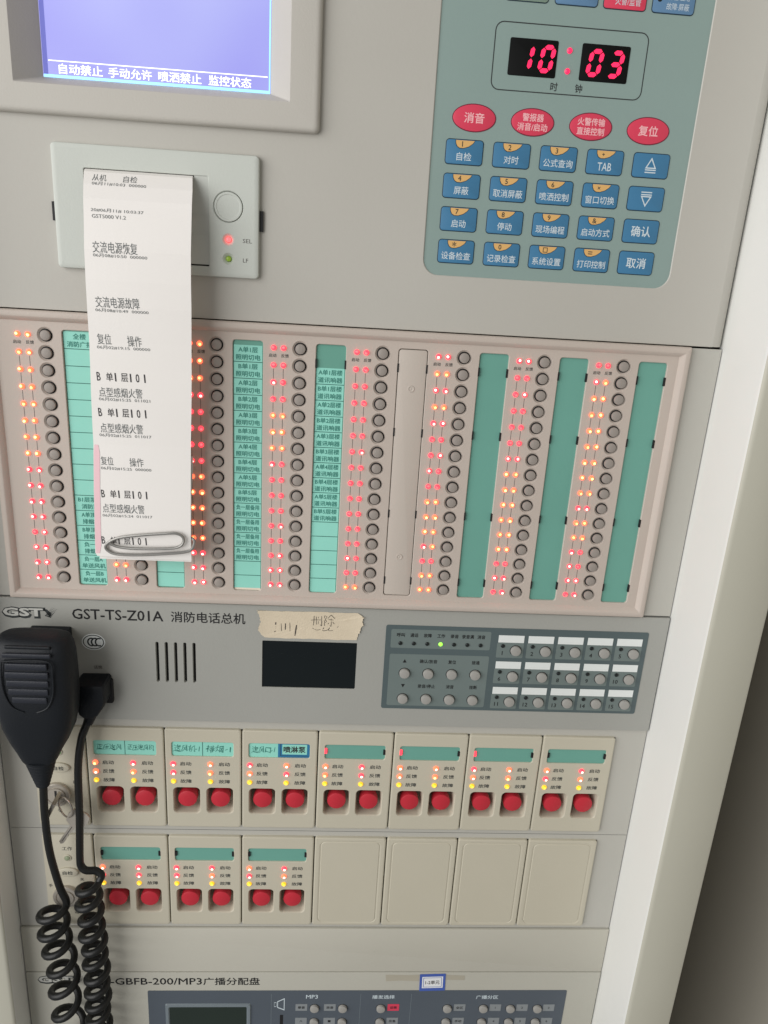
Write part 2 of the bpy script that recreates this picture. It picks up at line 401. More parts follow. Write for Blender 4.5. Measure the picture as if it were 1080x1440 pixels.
m = MB(); m.disc(bx[0] - ox, bx[1] - oz, [(7.9, 1.5), (7.9, 3.95), (7.6, 4.25), (6.7, 4.25), (6.4, 4.0), (0.1, 4.0)], 32); m.build('feed_button', 'printer_plastic', pr)
m = MB(); m.disc(107.8 - ox, 59.6 - oz, [(1.5, 2.0), (1.5, 3.4), (1.1, 4.1), (0.4, 4.4)], 14); m.build('indicator_light', 'led_red_core', pr)
m = MB(); m.disc(107.8 - ox, 49.2 - oz, [(1.5, 2.0), (1.5, 3.4), (1.1, 4.1), (0.4, 4.4)], 14); m.build('indicator_light', 'led_olive', pr)
m = MB(); m.text('SEL', 118.6 - ox, 59.4 - oz, 5.2, 2.2, 4.06); m.text('LF', 117.6 - ox, 48.8 - oz, 3.0, 2.2, 4.06); m.build('lettering', 'print_grey', pr)
m = MB(); m.box(125.1 - ox, 127.2 - ox, 65.0 - oz, 76.0 - oz, 0.2, 1.6); m.build('side_clip', 'print_black', pr)
m = MB(); m.box(9.8 - ox, 11.5 - ox, 64 - oz, 74 - oz, 0.2, 1.6); m.build('side_clip', 'print_black', pr)

# keypad
kd = thing('keypad_panel', 'grey-green membrane keypad with blue keys, red ovals and a red clock', 'keypad', 295, 48)
ox, oz = 295, 48
def kt(m, t, x, z, w, h, d, b=0.0): m.text(t, x - ox, z - oz, w, h, d, b)
m = MB(); m.face(m.add([(x - ox, z - oz, -0.7) for x, z in rr(kp[0] - 0.4, kp[1] + 0.4, kp[2] - 0.4, 250, 9.2, 7)])); m.build('overlay_film', 'keypad_film', kd)
D0 = -0.7
m = MB()                      # thin frame line round the clock
a = [m.add([(x - ox, z - oz, D0 + 0.08) for x, z in rr(251.2 - g, 335.4 + g, 147.2 - g, 179.4 + g, 4 + g, 5)]) for g in (0.0, 0.55)]
m.bridge(a[0], a[1]); m.build('clock_border', 'print_dark', kd)
SEG = {'a': (0, 2, 1, 2), 'b': (1, 1, 1, 2), 'c': (1, 0, 1, 1), 'd': (0, 0, 1, 0), 'e': (0, 0, 0, 1), 'f': (0, 1, 0, 2), 'g': (0, 1, 1, 1)}
DIG = {'1': 'bc', '0': 'abcdef', '3': 'abgcd'}
for x0, x1, digs in ((259.4, 286.1, '10'), (299.4, 326.4, '03')):
    m = MB(); m.slab(x0 - ox, x1 - ox, 154.4 - oz, 172.6 - oz, D0, D0 + 0.25, 1.0, 0.1); disp = m.build('clock_display', 'glass_black', kd)
    for k, dg in enumerate(digs):
        m = MB(); cx = x0 + 8.4 + 11.6 * k + (1.0 if digs == '10' else -0.4); cz = 163.4; ww, hh, t = 5.7, 5.7, 2.3
        for sname in DIG[dg]:
            ax, az, bx_, bz = SEG[sname]
            px, pz, qx, qz = cx + (ax - .5) * ww, cz + (az - 1) * hh, cx + (bx_ - .5) * ww, cz + (bz - 1) * hh
            e = 0.35
            if px == qx: P = [(px, pz + e), (px + t / 2, pz + e + t / 2), (px + t / 2, qz - e - t / 2), (px, qz - e), (px - t / 2, qz - e - t / 2), (px - t / 2, pz + e + t / 2)]
            else: P = [(px + e, pz), (px + e + t / 2, pz - t / 2), (qx - e - t / 2, pz - t / 2), (qx - e, pz), (qx - e - t / 2, pz + t / 2), (px + e + t / 2, pz + t / 2)]
            m.loft([[(x + 0.16 * (z - cz) - ox, z - oz, d) for x, z in P] for d in (D0 + 0.26, D0 + 0.5)], False, True)
        m.build('digit', 'segment', disp, 0)
for z in (168.4, 158.4):
    m = MB(); m.disc(292.6 - ox, z - oz, [(1.5, D0), (1.45, D0 + 0.5), (0.9, D0 + 0.9), (0.2, D0 + 1.0)], 14); m.build('colon_light', 'segment', kd)
m = MB(); kt(m, '时', 286.2, 150.4, 4.0, 4.2, D0 + 0.06, 0.01); kt(m, '钟', 300.1, 150.4, 4.0, 4.2, D0 + 0.06, 0.01); m.build('lettering', 'print_dark', kd)
ov = MB(); ov.loft([[(x, z, d) for x, z in circ(0, 0, 12.4 - g, 36, 7.2 - g)] for g, d in ((0.0, 0), (0.0, 0.15))]); om = ov.mesh('oval_button', ['oval_outline'])
ov2 = MB(); ov2.loft([[(x, z, d) for x, z in circ(0, 0, 12.4 - g, 36, 7.2 - g)] for g, d in ((0.45, 0.15), (0.55, 0.35), (1.0, 0.5))], False); om2 = ov2.mesh('cap', ['oval_red'])
for x, rows in ((243.3, [('消音', 11.2, 5.2, 0)]), (276.4, [('警报器', 12.0, 3.9, 2.4), ('消音/启动', 17.0, 3.9, -2.4)]), (309.7, [('火警传输', 15.6, 3.9, 2.4), ('直接控制', 15.6, 3.9, -2.4)]), (342.9, [('复位', 11.2, 5.2, 0)])):
    b = put('oval_button', om, kd, (x - ox, 131.9 - oz, D0)); c = put('cap', om2, b)
    m = MB()
    for t, ww, hh, dz in rows: m.text(t, 0, dz, ww, hh, 0.54, 0.012)
    m.build('lettering', 'print_pink', b)
def keymesh(name, w_, h_, r, g, d0, d1, mt):
    m = MB(); m.slab(-w_ / 2 + g, w_ / 2 - g, -h_ / 2 + g, h_ / 2 - g, d0, d1, r - g, 0.12, 4); return m.mesh(name, [mt])
KO = keymesh('key', 21.6, 13.4, 2.0, 0, 0, 0.2, 'key_outline'); KC = keymesh('cap', 21.6, 13.4, 2.0, 0.45, 0.2, 0.5, 'key_blue')
tb = MB(); P = [(-5.2, 6.0), (-5.0, 4.4), (-4.2, 2.9), (-2.8, 2.1), (-0.6, 2.1), (2.2, 3.0), (4.4, 4.6), (5.4, 6.0)]
tb.loft([[(x, z, d) for x, z in P] for d in (0.5, 0.56)], False)
TO = MB(); TO.loft([[(x * 1.07, 6.05 - (6.0 - z) * 1.1, d) for x, z in P] for d in (0.5, 0.53)], False)
TM, TOM = tb.mesh('corner_tab', ['tab_orange']), TO.mesh('tab_outline', ['key_outline'])
KEYS = [['自检', '对时', '公式查询', 'TAB', 'UP'], ['屏蔽', '取消屏蔽', '喷洒控制', '窗口切换', 'DOWN'], ['启动', '停动', '现场编程', '启动方式', '确认'], ['设备检查', '记录检查', '系统设置', '打印控制', '取消']]
TABS = ['123+', '456×', '789&', '*0□=']
for r in range(4):
    for c in range(5):
        b = put('key', KO, kd, (239.3 + 27.05 * c - ox, 114.2 - 17.72 * r - oz, D0)); put('cap', KC, b)
        t = KEYS[r][c]; m = MB()
        if t in ('UP', 'DOWN'):
            s_ = 1 if t == 'UP' else -1
            tri = [(-3.3, -1.6 * s_), (3.3, -1.6 * s_), (0, 4.3 * s_)]; tri2 = [(-2.2, -0.95 * s_), (2.2, -0.95 * s_), (0, 3.0 * s_)]
            m.bridge(m.add([(x, z, 0.56) for x, z in tri]), m.add([(x, z, 0.56) for x, z in tri2]))
            for q in (-2.6, -3.9): m.quad(-3.2, 3.2, min(q * s_, q * s_ + 0.6 * s_), max(q * s_, q * s_ + 0.6 * s_), 0.56)
        elif c == 4: m.text(t, 0, 0, 11.6, 5.8, 0.56, 0.01)
        else: m.text(t, 0, -2.3, {2: 8.4, 3: 8.0, 4: 17.0}[len(t)], 4.2, 0.56, 0.006)
        m.build('lettering', 'print_white', b)
        if c < 4:
            put('tab_outline', TOM, b); put('corner_tab', TM, b, (0, 0, 0.02))
            m = MB(); m.text(TABS[r][c], -1.4, 4.1, None, 2.7 if TABS[r][c] not in '+=×' else 1.6, 0.62, 0.01); m.build('digit', 'print_dark', b)
SO = keymesh('status_key', 23.8, 14.0, 2.0, 0, 0, 0.2, 'key_outline')
for x, mt, rows in ((266.2, 'status_green', []), (293.1, 'status_blue', []), (319.6, 'oval_red', [('火警/监管', 1.6, 14, 3.4, -3.0)]), (346.4, 'status_blue', [('传输/启动', 2.4, 12, 3.3, 1.2), ('故障·屏蔽', 2.4, 12.6, 3.3, -3.4)])):
    b = put('status_key', SO, kd, (x - ox, 196.4 - oz, D0)); put('cap', keymesh('cap', 23.8, 14.0, 2.0, 0.45, 0.2, 0.5, mt), b)
    m = MB(); m.disc(-8.0, -0.4 if mt != 'status_green' else 2, [(1.3, 0.5), (1.2, 0.62)], 12); m.build('lamp', 'lamp_off', b)
    if rows:
        m = MB()
        for t, tx, ww, hh, dz in rows: m.text(t, tx, dz, ww, hh, 0.56)
        m.build('lettering', 'print_white', b)

# ------------------------------------------------------------------ the button panel
bp = thing('zone_panel', 'wide pinkish plastic panel with columns of round buttons and red lamps', 'button panel', 178, -80)
ox, oz = 178, -80
PR = 10.33
O = (-34.8, 390.3, -169.3, 14.2)
def bz(i, d, r): return [(x - ox, z - oz, d) for x, z in rr(O[0] + i, O[1] - i, O[2] + i, O[3] - i, r, 3)]
m = MB(); m.loft([bz(0, -1.2, 0.8), bz(0, 2.0, 0.8), bz(0.35, 2.8, 0.8), bz(1.0, 3.2, 0.8), bz(3.3, 3.4, 0.6), bz(3.9, 3.2, 0.6), bz(5.9, 0.5, 0.5), bz(6.3, -0.05, 0.5)], False, False)
m.build('bezel', 'pink_plastic', bp)
holes = []
for c in range(8):
    X = 50.0 * c - ox
    for r in range(16):
        Z = -PR * r - oz
        holes.append(((X - 5.165, X + 5.165, Z - PR / 2, Z + PR / 2), (lambda X, Z: lambda g: circ(X, Z, 3.85 + g, 20))(X, Z), [(1.1, 0), (0.5, -0.55), (0.0, -0.95), (0.0, -3.6)]))
    holes.append(((X + 8.4, X + 28.6, -161.2 - oz, 4.8 - oz), (lambda X: lambda g: rr(X + 9.5 - g, X + 27.6 + g, -160.0 - oz - g, 3.6 - oz + g, 1.8 + g, 4))(X), [(0.35, 0), (0.0, -0.35), (0.0, -1.7)]))
m = MB()
# one strip for each column, so that every cut line stays inside its own strip
edges = [-29.0] + [50.0 * c - 19.0 for c in range(1, 8)] + [384.5]
for c in range(8):
    hh = [h for h in holes if edges[c] - ox <= h[0][0] and h[0][1] <= edges[c + 1] - ox]
    btn = [h for h in hh if h[0][1] - h[0][0] < 15]; wn = [h for h in hh if h[0][1] - h[0][0] > 15]
    xm = 50.0 * c + 7.0 - ox
    m.plate(edges[c] - ox, xm, -163.6 - oz, 8.4 - oz, 0, btn); m.plate(xm, edges[c + 1] - ox, -163.6 - oz, 8.4 - oz, 0, wn)
m.build('faceplate', 'pink_plastic', bp)
m = MB(); m.quad(-30 - ox, 385 - ox, -164 - oz, 8.6 - oz, -3.0); m.build('backing', 'dark_gap', bp)
cap = MB(); cap.m = 1; cap.disc(0, 0, [(3.7, -2.9), (3.7, -0.75), (3.5, -0.6), (3.05, -0.6)], 22, cap1=False); cap.m = 0; cap.disc(0, 0, [(3.05, -0.7), (3.05, 0.55), (2.9, 0.85), (2.6, 1.0), (0.2, 1.0)], 22); CAPM = cap.mesh('button', ['cap_grey', 'print_black'])
# lamps: a domed lens with a brighter core
def ledmesh(rim, core, ox_, oz_, r=1.6, h=1.3, n=12):
    m = MB(); m.disc(0, 0, [(r, 0), (r, h * 0.35), (r * 0.82, h * 0.75), (r * 0.45, h), (0.1, h)], n)
    m.m = 1; rc = r * 0.55; m.disc(ox_, oz_, [(rc, h * 0.62), (rc * 0.85, h * 1.02), (rc * 0.4, h * 1.12)], 10)
    return m.mesh('indicator_light', [rim, core])
LT = {}
for key, rim, core in (('r', 'led_red', 'led_red_core'), ('w', 'led_red', 'led_hot_core'), ('o', 'led_orange', 'led_orange_core'), ('a', 'led_orange', 'led_amber_core'), ('y', 'led_yellow', 'led_yellow_core')):
    LT[key] = [ledmesh(rim, core, a_, b_) for a_, b_ in ((0.35, -0.3), (-0.3, 0.25), (0.2, 0.35), (-0.15, -0.4))]
PAT = ['aaaaaaaawwwwwwww', 'aaaaooooooooooow', 'aaawrrrroaaaawww', 'rrrroaorrrrrrrww', 'rrrrrrrrrrrrrrro', 'wowowrrrroaaoroo', 'wrrrrrwaaaaaawww', 'roaaaaaaowoowwww']
for c in range(8):
    X = 50.0 * c
    for r in range(16):
        Z = -PR * r
        put('button', CAPM, bp, (X - ox, Z - oz, 0))
        for k, dx in enumerate((-16.0, -10.1)):
            ch = PAT[c][r]
            if random.random() < 0.10: ch = {'r': 'w', 'w': 'r', 'o': 'w', 'a': 'o'}[ch]
            put('indicator_light', random.choice(LT[ch]), bp, (X + dx - ox, Z + 0.1 - oz, 0))
    for dx in (-16.0, -10.1):
        ln = MB()
        for r in range(1, 15):
            ln.quad(X + dx - 0.16 - ox, X + dx + 0.16 - ox, -PR * (r + 1) + 2.1 - oz, -PR * r - 2.1 - oz, 0.05)
        ln.build('printed_line', 'line_print', bp)
for c in range(8):
    X = 50.0 * c; m = MB(); m.text('启动', X - 16.6 - ox, -4.5 - oz, 4.5, 2.1, 0.05, 0.015); m.text('反馈', X - 9.2 - ox, -4.5 - oz, 4.5, 2.1, 0.05, 0.015); m.build('lettering', 'print_grey', bp)
tabm = MB(); tabm.box(-0.5, 0.5, -2.6, 2.6, -1.6, 0.12); TABM = tabm.mesh('clip_slot', ['print_black'])
A1 = [(a + '单' + str(n) + '层', '照明切电') for n in range(1, 6) for a in 'AB']
LABELS = {0: [('全楼', '消防广播')] + [None] * 9 + [('B1层泵房', '消防泵'), ('A单顶层', '排烟机'), ('B单顶层', '排烟机'), ('负一层', '排烟机'), ('负一层A', '单送风机'), ('负一层B', '单送风机')],
          1: [None] * 16,
          2: A1 + [('负一层备用', '照明切电')] * 4 + [None] * 2,
          3: [(a + '单' + str(n) + '层楼', '道讯响器') for n in range(1, 6) for a in 'AB'] + [None] * 5}
for c in range(8):
    X = 50.0 * c
    if c == 4:
        m = MB(); m.slab(X + 9.9 - ox, X + 27.2 - ox, -159.6 - oz, 3.2 - oz, -1.6, -0.15, 1.6, 0.35, 4); cv = m.build('window_cover', 'cover_plastic', bp)
        for z in (-20.5, -132.0):
            m = MB(); m.disc(X + 18.5 - ox, z - oz, [(2.2, -0.12), (2.0, 0.18), (1.5, 0.18), (1.2, -0.05), (0.5, -0.05), (0.3, 0.1)], 16); m.build('boss', 'cover_plastic', cv)
        m = MB(); m.quad(X + 9.0 - ox, X + 28 - ox, -160.4 - oz, 4 - oz, -1.65); m.build('backing', 'dark_gap', bp)
        par = cv
    else:
        m = MB(); m.quad(X + 9.0 - ox, X + 28.0 - ox, -160.6 - oz, 4.2 - oz, -1.5); par = m.build('window_backing', 'window_green' if c > 4 else 'window_green_dim', bp)
    if c >= 3:
        for z in (-8.0, -48.0, -102.0, -149.0):
            if c == 3 and z < -10: continue
            for dx in (9.6, 27.4): put('clip_slot', TABM, par, (X + dx - ox, z - oz, 0))
    if c in LABELS:
        rows = LABELS[c]; n = len(rows); z1 = {0: 2.9, 1: 2.9, 2: 0.6, 3: -10.6}[c]; z0 = -159.4 if c != 3 else -159.8; ph = (z1 - z0) / n
        w0, w1 = (X + 10.0, X + 27.1)
        m = MB(); m.quad(w0 - ox, w1 - ox, z0 - oz, z1 - oz, -1.3)
        sh = m.build('label_sheet', 'label_cyan', bp)
        if c == 2:
            m = MB(); m.loft([[(x - ox, z - oz, -1.25) for x, z in rr(w0, w1, z0 - 0.5, z0 + 0.9, 0.5, 3)]], False, True); m.build('sheet_edge', 'label_edge', sh)
        m = MB()
        for k in range(1, n):
            zz = z1 - ph * k; m.quad(w0 - ox, w1 - ox, zz - 0.2 - oz, zz + 0.2 - oz, -1.2)
        m.build('ruled_line', 'label_line', sh)
        for k, q in enumerate(rows):
            if not q: continue
            m = MB(); zz = z1 - ph * (k + 0.5); cx = (w0 + w1) / 2 + (0.6 if c == 0 else 0)
            m.text(q[0], cx - ox, zz + 2.3 - oz, {2: 7.5, 4: 11.5, 5: 14.5}.get(len(q[0]), 10.5), 3.3, -1.2, 0.012)
            m.text(q[1], cx - ox, zz - 2.3 - oz, {4: 14.8, 3: 10.5}[len(q[1])], 3.3, -1.2, 0.012)
            m.build('lettering', 'label_ink', sh)

# ------------------------------------------------------------------ receipt paper and paper clip
ROWS = [(29.7, 88.4, 91.8, 3.5), (30.2, 88.8, 90.2, 7.0), (31.4, 89.8, 83.5, 13), (32.3, 90.2, 76, 17.8), (33.0, 90.4, 67.9, 21), (33.2, 90.2, 50.0, 24), (33.1, 90.1, 34, 24.5), (32.8, 90.0, 20.2, 24), (32.1, 89.3, 0.7, 22), (31.4, 88.8, -15, 20.9), (30.7, 88.2, -32.0, 20), (29.7, 86.9, -59.9, 18), (27.8, 86.1, -88.9, 17), (26.5, 85.3, -116.7, 16), (25.7, 85.2, -132.9, 15)]
def interp(z, j):
    for a, b in zip(ROWS, ROWS[1:]):
        if b[2] <= z <= a[2]:
            t = (a[2] - z) / (a[2] - b[2]); return a[j] + (b[j] - a[j]) * t
    return ROWS[0][j] if z > ROWS[0][2] else ROWS[-1][j]
pa = thing('receipt_paper', 'long white printed paper strip hanging out of the printer', 'receipt', 58, -133)
ox, oz = 58, -133
NX, ZS = 10, []
for a, b in zip(ROWS, ROWS[1:]):
    k = max(1, int(abs(a[2] - b[2]) / 2))
    ZS += [a[2] + (b[2] - a[2]) * i / k for i in range(k)]
ZS.append(ROWS[-1][2])
def pd(x, z):
    xl, xr = interp(z, 0), interp(z, 1); u = (x - xl) / (xr - xl) * 2 - 1
    fade = min(1, max(0, (91 - z) / 25))
    return interp(z, 3) - 0.5 * u * u * fade + 0.22 * math.sin(z * 0.07 + 1.3 * u) * fade + 0.05 * math.sin(z * 0.31 + 2.2 * u) * fade
m = MB(); grid = []
for z in ZS:
    xl, xr = interp(z, 0), interp(z, 1); row = []
    for i in range(NX + 1):
        x = xl + (xr - xl) * i / NX; dz = 0
        if z < -131 and i == 0: x += 1.2
        row.append((x - ox, z - oz - 1.2 * (i / NX) * min(1, max(0, (-100 - z) / 30)), pd(x, z)))
    grid.append(m.add(row))
for a, b in zip(grid, grid[1:]):
    for i in range(NX): m.face((a[i], a[i + 1], b[i + 1], b[i]))
sheet = m.build('sheet', 'paper', pa, 0)
sm = sheet.modifiers.new('thickness', 'SOLIDIFY'); sm.thickness = 0.12 * MM; sm.offset = -1
# the strip doubled back behind itself at the clip, with its pink margin showing
m = MB(); gl = []
for k in range(15):
    z = -60.5 - 70.5 * k / 14
    w_ = 3.6 if k not in (0, 14) else 2.2
    xl = interp(z, 0)
    gl.append(m.add([(xl + 0.15 + (0.5 if k in (0, 14) else 0) - ox + w_ * t, z - oz, pd(xl + w_ * t, z) + 0.16) for t in (0, 0.33, 0.66, 1)]))
for a, b in zip(gl, gl[1:]):
    for i in range(3): m.face((a[i], a[i + 1], b[i + 1], b[i]))
m.build('margin_stripe', 'paper_pink', pa, 60)
m = MB(); gl = []
for k in range(20):
    z = -66 - 69.5 * k / 19
    gl.append(m.add([(interp(z, 0) + 1.2 + 57.0 * t + 0.9 * (k / 19) - ox, z - oz, interp(z, 3) - 3.4 - 0.8 * math.sin(k * 0.5) * t + 1.4 * (k / 19)) for t in (0, 0.25, 0.5, 0.75, 1)]))
for a, b in zip(gl, gl[1:]):
    for i in range(4): m.face((a[i], a[i + 1], b[i + 1], b[i]))
o = m.build('folded_end', 'paper', pa, 0); sm = o.modifiers.new('thickness', 'SOLIDIFY'); sm.thickness = 0.12 * MM
def pfn(x, z, d): return (x - ox, z - oz, pd(x, z) + 0.14 + d)
BIG = [('从机', 39.2, 87.2, 7.6, 3.6), ('自检', 55.8, 87.2, 7.4, 3.6), ('交流电源恢复', 49.6, 51.2, 23.9, 6.0), ('交流电源故障', 49.6, 22.4, 24.1, 6.0), ('复位', 40.6, 2.0, 7.8, 6.0), ('操作', 57.5, 1.6, 7.9, 6.0),
       ('点型感烟火警', 47.8, -28.4, 24.8, 5.6), ('点型感烟火警', 47.0, -49.8, 24.8, 5.8), ('复位', 37.1, -70.2, 7.4, 5.4), ('操作', 54.5, -70.4, 8.2, 5.4), ('点型感烟火警', 45.0, -100.6, 25.3, 5.8)]
for t, x, z, w_, h in BIG: m = MB(); m.text(t, x, z, w_, h, 0, 0.0, -0.05, pfn); m.build('lettering', 'thermal_ink', pa, 0)
SMALL = [('06月11#10:03  000000', 50.3, 84.0, 29, 1.9), ('20#06月11# 10:03:37', 50.7, 70.2, 28, 1.9), ('GST5000 V1.2', 46.4, 67.0, 18.1, 1.9), ('06月08#10:50  000000', 52.3, 47.0, 29, 1.9), ('06月08#10:49  000000', 51.8, 18.0, 29.2, 1.9), ('06月02#19:15  000000', 51.1, -2.6, 29.8, 2.0),
         ('06月02#15:25  011021', 49.8, -32.5, 29.3, 2.1), ('06月02#15:25  011017', 48.9, -54.2, 30.3, 2.1), ('06月02#15:25  000000', 48.1, -74.8, 29.9, 2.1), ('06月02#15:24  011017', 47.1, -105.3, 30.2, 2.1)]
for t, x, z, w_, h in SMALL: m = MB(); m.text(t, x, z, w_, h, 0, 0.0, -0.05, pfn); m.build('lettering', 'thermal_ink', pa, 0)
for x, z in ((48.8, -19.4), (48.2, -40.4), (46.2, -91.2), (44.4, -121.9)):
    m2 = MB()
    for t, dx, w_ in (('B', -13.0, 2.0), ('单', -6.8, 3.8), ('1', -3.4, 0.75), ('层', 1.7, 3.8), ('1', 5.2, 0.75), ('0', 9.1, 2.0), ('1', 13.2, 0.75)): m2.text(t, x + dx, z, w_, 4.9, 0, 0.0 if t == '1' else 0.004, -0.04, pfn)
    m2.build('lettering', 'thermal_dark', pa, 0)
# clip: bent wire lying across the lower end of the strip
def smooth_path(P, n=6, closed=False):
    out_ = []; N = len(P)
    for i in range(N - 1):
        p0, p1, p2, p3 = [Vector(P[max(0, min(N - 1, i + k))]) for k in (-1, 0, 1, 2)]
        for j in range(n):
            t = j / n; out_.append(0.5 * ((2 * p1) + (p2 - p0) * t + (2 * p0 - 5 * p1 + 4 * p2 - p3) * t * t + (3 * p1 - p0 - 3 * p2 + p3) * t ** 3))
    out_.append(Vector(P[-1])); return out_
cw = [(84.4, -118.6, 13.4), (87.2, -120.2, 14.6), (86.6, -124.6, 16.8), (82.0, -127.2, 17.0), (70, -128.8, 17.2), (52, -130.4, 17.0), (39, -130.4, 16.6), (34.2, -128.4, 16.4), (33.0, -125.6, 16.6), (35.6, -122.4, 16.9), (42, -119.2, 17.4), (54, -117.0, 17.8), (68, -115.4, 17.8), (76, -114.8, 17.5), (80.2, -116.6, 17.2), (81.2, -119.6, 17.1), (79.6, -122.8, 17.2), (75, -124.8, 17.4), (64, -125.6, 17.8), (50, -125.8, 18.0), (41, -125.0, 18.0), (36, -123.0, 18.0)]
cl = MB(); cl.tube([(p.x - 60, p.y + 125, p.z + 0.1) for p in smooth_path(cw)], 0.92, 8)
o = cl.build('paper_clip', 'clip_wire'); o.location = (60 * MM, 0, -125 * MM + ZB)
tag(o, 'large steel wire clip holding the folded lower end of the paper', 'paper clip')

# ------------------------------------------------------------------ telephone panel
tp = thing('telephone_panel', 'grey rack panel with dark display and slate keypad of numbered buttons', 'panel', 178, -216)
ox, oz = 178, -216
m = MB()
slots = [58.0, 64.2, 70.4, 76.6, 82.8]
hl = [((x - 1.6 - ox, x + 1.6 - ox, -232.4 - oz, -199.0 - oz), (lambda x: lambda g: rr(x - 0.95 - ox - g, x + 0.95 - ox + g, -231 - oz - g, -200.4 - oz + g, 0.9, 4))(x), [(0.25, 0), (0, -0.4), (0, -3.0)]) for x in slots]
hl.append(((126 - ox, 196 - ox, -235.5 - oz, -194.0 - oz), lambda g: rr(128.9 - ox - g, 193.7 - ox + g, -232.9 - oz - g, -196.8 - oz + g, 0.6, 3), [(0.05, 0), (0, -0.05), (0, -0.8)]))
m.plate(XL + 0.9 - ox, XR - 0.9 - ox, -261.6 - oz, -170.8 - oz, 0, hl)
for z, s_ in ((-261.6, -1), (-170.8, 1)):
    a = m.add([(XL + 0.9 - ox, z - oz, 0), (XR - 0.9 - ox, z - oz, 0)])
    for dz, d in ((0.3, -0.4), (0.4, -4)):
        b = m.add([(XL + 0.9 - ox, z + s_ * dz - oz, d), (XR - 0.9 - ox, z + s_ * dz - oz, d)]); m.face((a[0], a[1], b[1], b[0])); a = b
m.build('faceplate', 'rack_grey', tp)
m = MB(); m.quad(50 - ox, 90 - ox, -235 - oz, -196 - oz, -2.8); m.build('speaker_backing', 'dark_gap', tp)
m = MB(); m.quad(128 - ox, 194.5 - ox, -233.8 - oz, -196 - oz, -0.7); dsp = m.build('display', 'display_glass', tp)
def logo(parent, ox, oz, x0, z0, w_, h, d):
    m = MB(); m.text('GST', x0 + w_ / 2 + 0.35 - ox, z0 - 0.3 - oz, w_ + 2.6, h + 2.2, d, 0.09); m.build('logo_outline', 'print_dark', parent)
    m = MB(); m.text('GST', x0 + w_ / 2 - 0.1 - ox, z0 + 0.15 - oz, w_ + 0.2, h - 0.2, d + 0.05, 0.035); m.build('logo', 'logo_face', parent)
    m = MB(); s0 = x0 + w_ + 1.2
    for i in range(7):
        for j in range(4):
            q = 0.95 * (1 - i / 9.0); cx = s0 + 0.4 + i * 0.75 + j * 0.95; cz = z0 - h * 0.42 + j * 0.0 + i * 0.95 - j * 0.35 + 0.6
            if cz < z0 + h * 0.62: m.quad(cx - q / 2 - ox, cx + q / 2 - ox, cz - q / 2 - oz, cz + q / 2 - oz, d)
    m.face(m.add([(s0 - 1.0 - ox, z0 + h * 0.42 - oz, d), (s0 + 3.0 - ox, z0 - h * 0.5 - oz, d), (s0 + 4.4 - ox, z0 - h * 0.1 - oz, d), (s0 + 1.4 - ox, z0 + h * 0.42 - oz, d)]))
    m.build('logo_arrow', 'print_dark', parent)
logo(tp, ox, oz, -41.4, -181.0, 25.8, 6.2, 0.08)
m = MB(); m.text('GST-TS-Z01A', 33.0 - ox, -181.0 - oz, 59.4, 7.4, 0.08, 0.012); m.build('lettering', 'print_black', tp)
m = MB(); m.text('消防电话总机', 92.6 - ox, -181.0 - oz, 49.4, 7.8, 0.08, 0.008); m.build('lettering', 'print_black', tp)
m = MB(); m.text('话筒', 17.8 - ox, -220.7 - oz, 5.6, 2.6, 0.08, 0.01); m.build('lettering', 'print_grey', tp)
m = MB(); m.loft([[(x - ox, z - oz, d) for x, z in circ(15.9, -201.6, 7.8 - g, 32, 6.1 - g)] for g, d in ((0, 0.02), (0, 0.1))], False); mk = m.build('approval_mark', 'tag_white', tp)
m = MB(); a = [m.add([(x - ox, z - oz, 0.16) for x, z in circ(15.9, -201.6, 7.0 - g, 32, 5.4 - g)]) for g in (0, 0.6)]; m.bridge(a[0], a[1])
for k, xc in enumerate((14.6, 17.0, 19.6)):
    pts = [math.radians(60 + 240 * i / 12) for i in range(13)]
    a = m.add([(xc + 2.9 * math.cos(t) - ox, -201.6 + 3.3 * math.sin(t) - oz, 0.16) for t in pts]); b = m.add([(xc + 1.9 * math.cos(t) - ox, -201.6 + 2.3 * math.sin(t) - oz, 0.16) for t in pts])
    for i in range(12): m.face((a[i], a[i + 1], b[i + 1], b[i]))
m.build('lettering', 'print_dark', mk)
# slate keypad
m = MB(); m.loft([[(x - ox, z - oz, d) for x, z in rr(213.0, 397.6, -247.4, -181.9, 1.5, 4)] for d in (0.02, 0.3)], False); film = m.build('keypad_film', 'slate_film', tp)
for x0, x1, z0, z1 in ((216.7, 286.1, -199.2, -184.9), (216.7, 286.4, -244.8, -203.9)):
    m = MB(); m.face(m.add([(x - ox, z - oz, 0.36) for x, z in rr(x0, x1, z0, z1, 1.2, 3)])); m.build('key_field', 'cell_film', film)
m = MB()
for k, t in enumerate(('呼叫', '通话', '故障', '工作', '录音', '录音满', '消音')): m.text(t, 223.4 + 9.33 * k - ox, -189.2 - oz, 5.4 if len(t) == 2 else 8.2, 2.9, 0.42, 0.014)
for k, t in enumerate(('▲', '确认/放音', '复位', '接通')): m.text(t, 227.4 + 16.65 * k - ox, -209.2 - oz, {1: 2.6, 2: 5.4, 5: 12.2}[len(t)], 2.9 if k else 2.6, 0.42, 0.012)
for k, t in enumerate(('▼', '录音/停止', '消音', '挂断')): m.text(t, 227.4 + 16.65 * k - ox, -228.9 - oz, {1: 2.6, 2: 5.4, 5: 12.2}[len(t)], 2.9 if k else 2.6, 0.42, 0.012)
m.build('lettering', 'print_black', film)
lmp = MB(); lmp.disc(0, 0, [(1.45, 0), (1.4, 0.5), (0.9, 0.8), (0.2, 0.9)], 12); LOFF = lmp.mesh('indicator_lamp', ['lamp_off']); LGRN = lmp.mesh('indicator_lamp', ['led_green'])
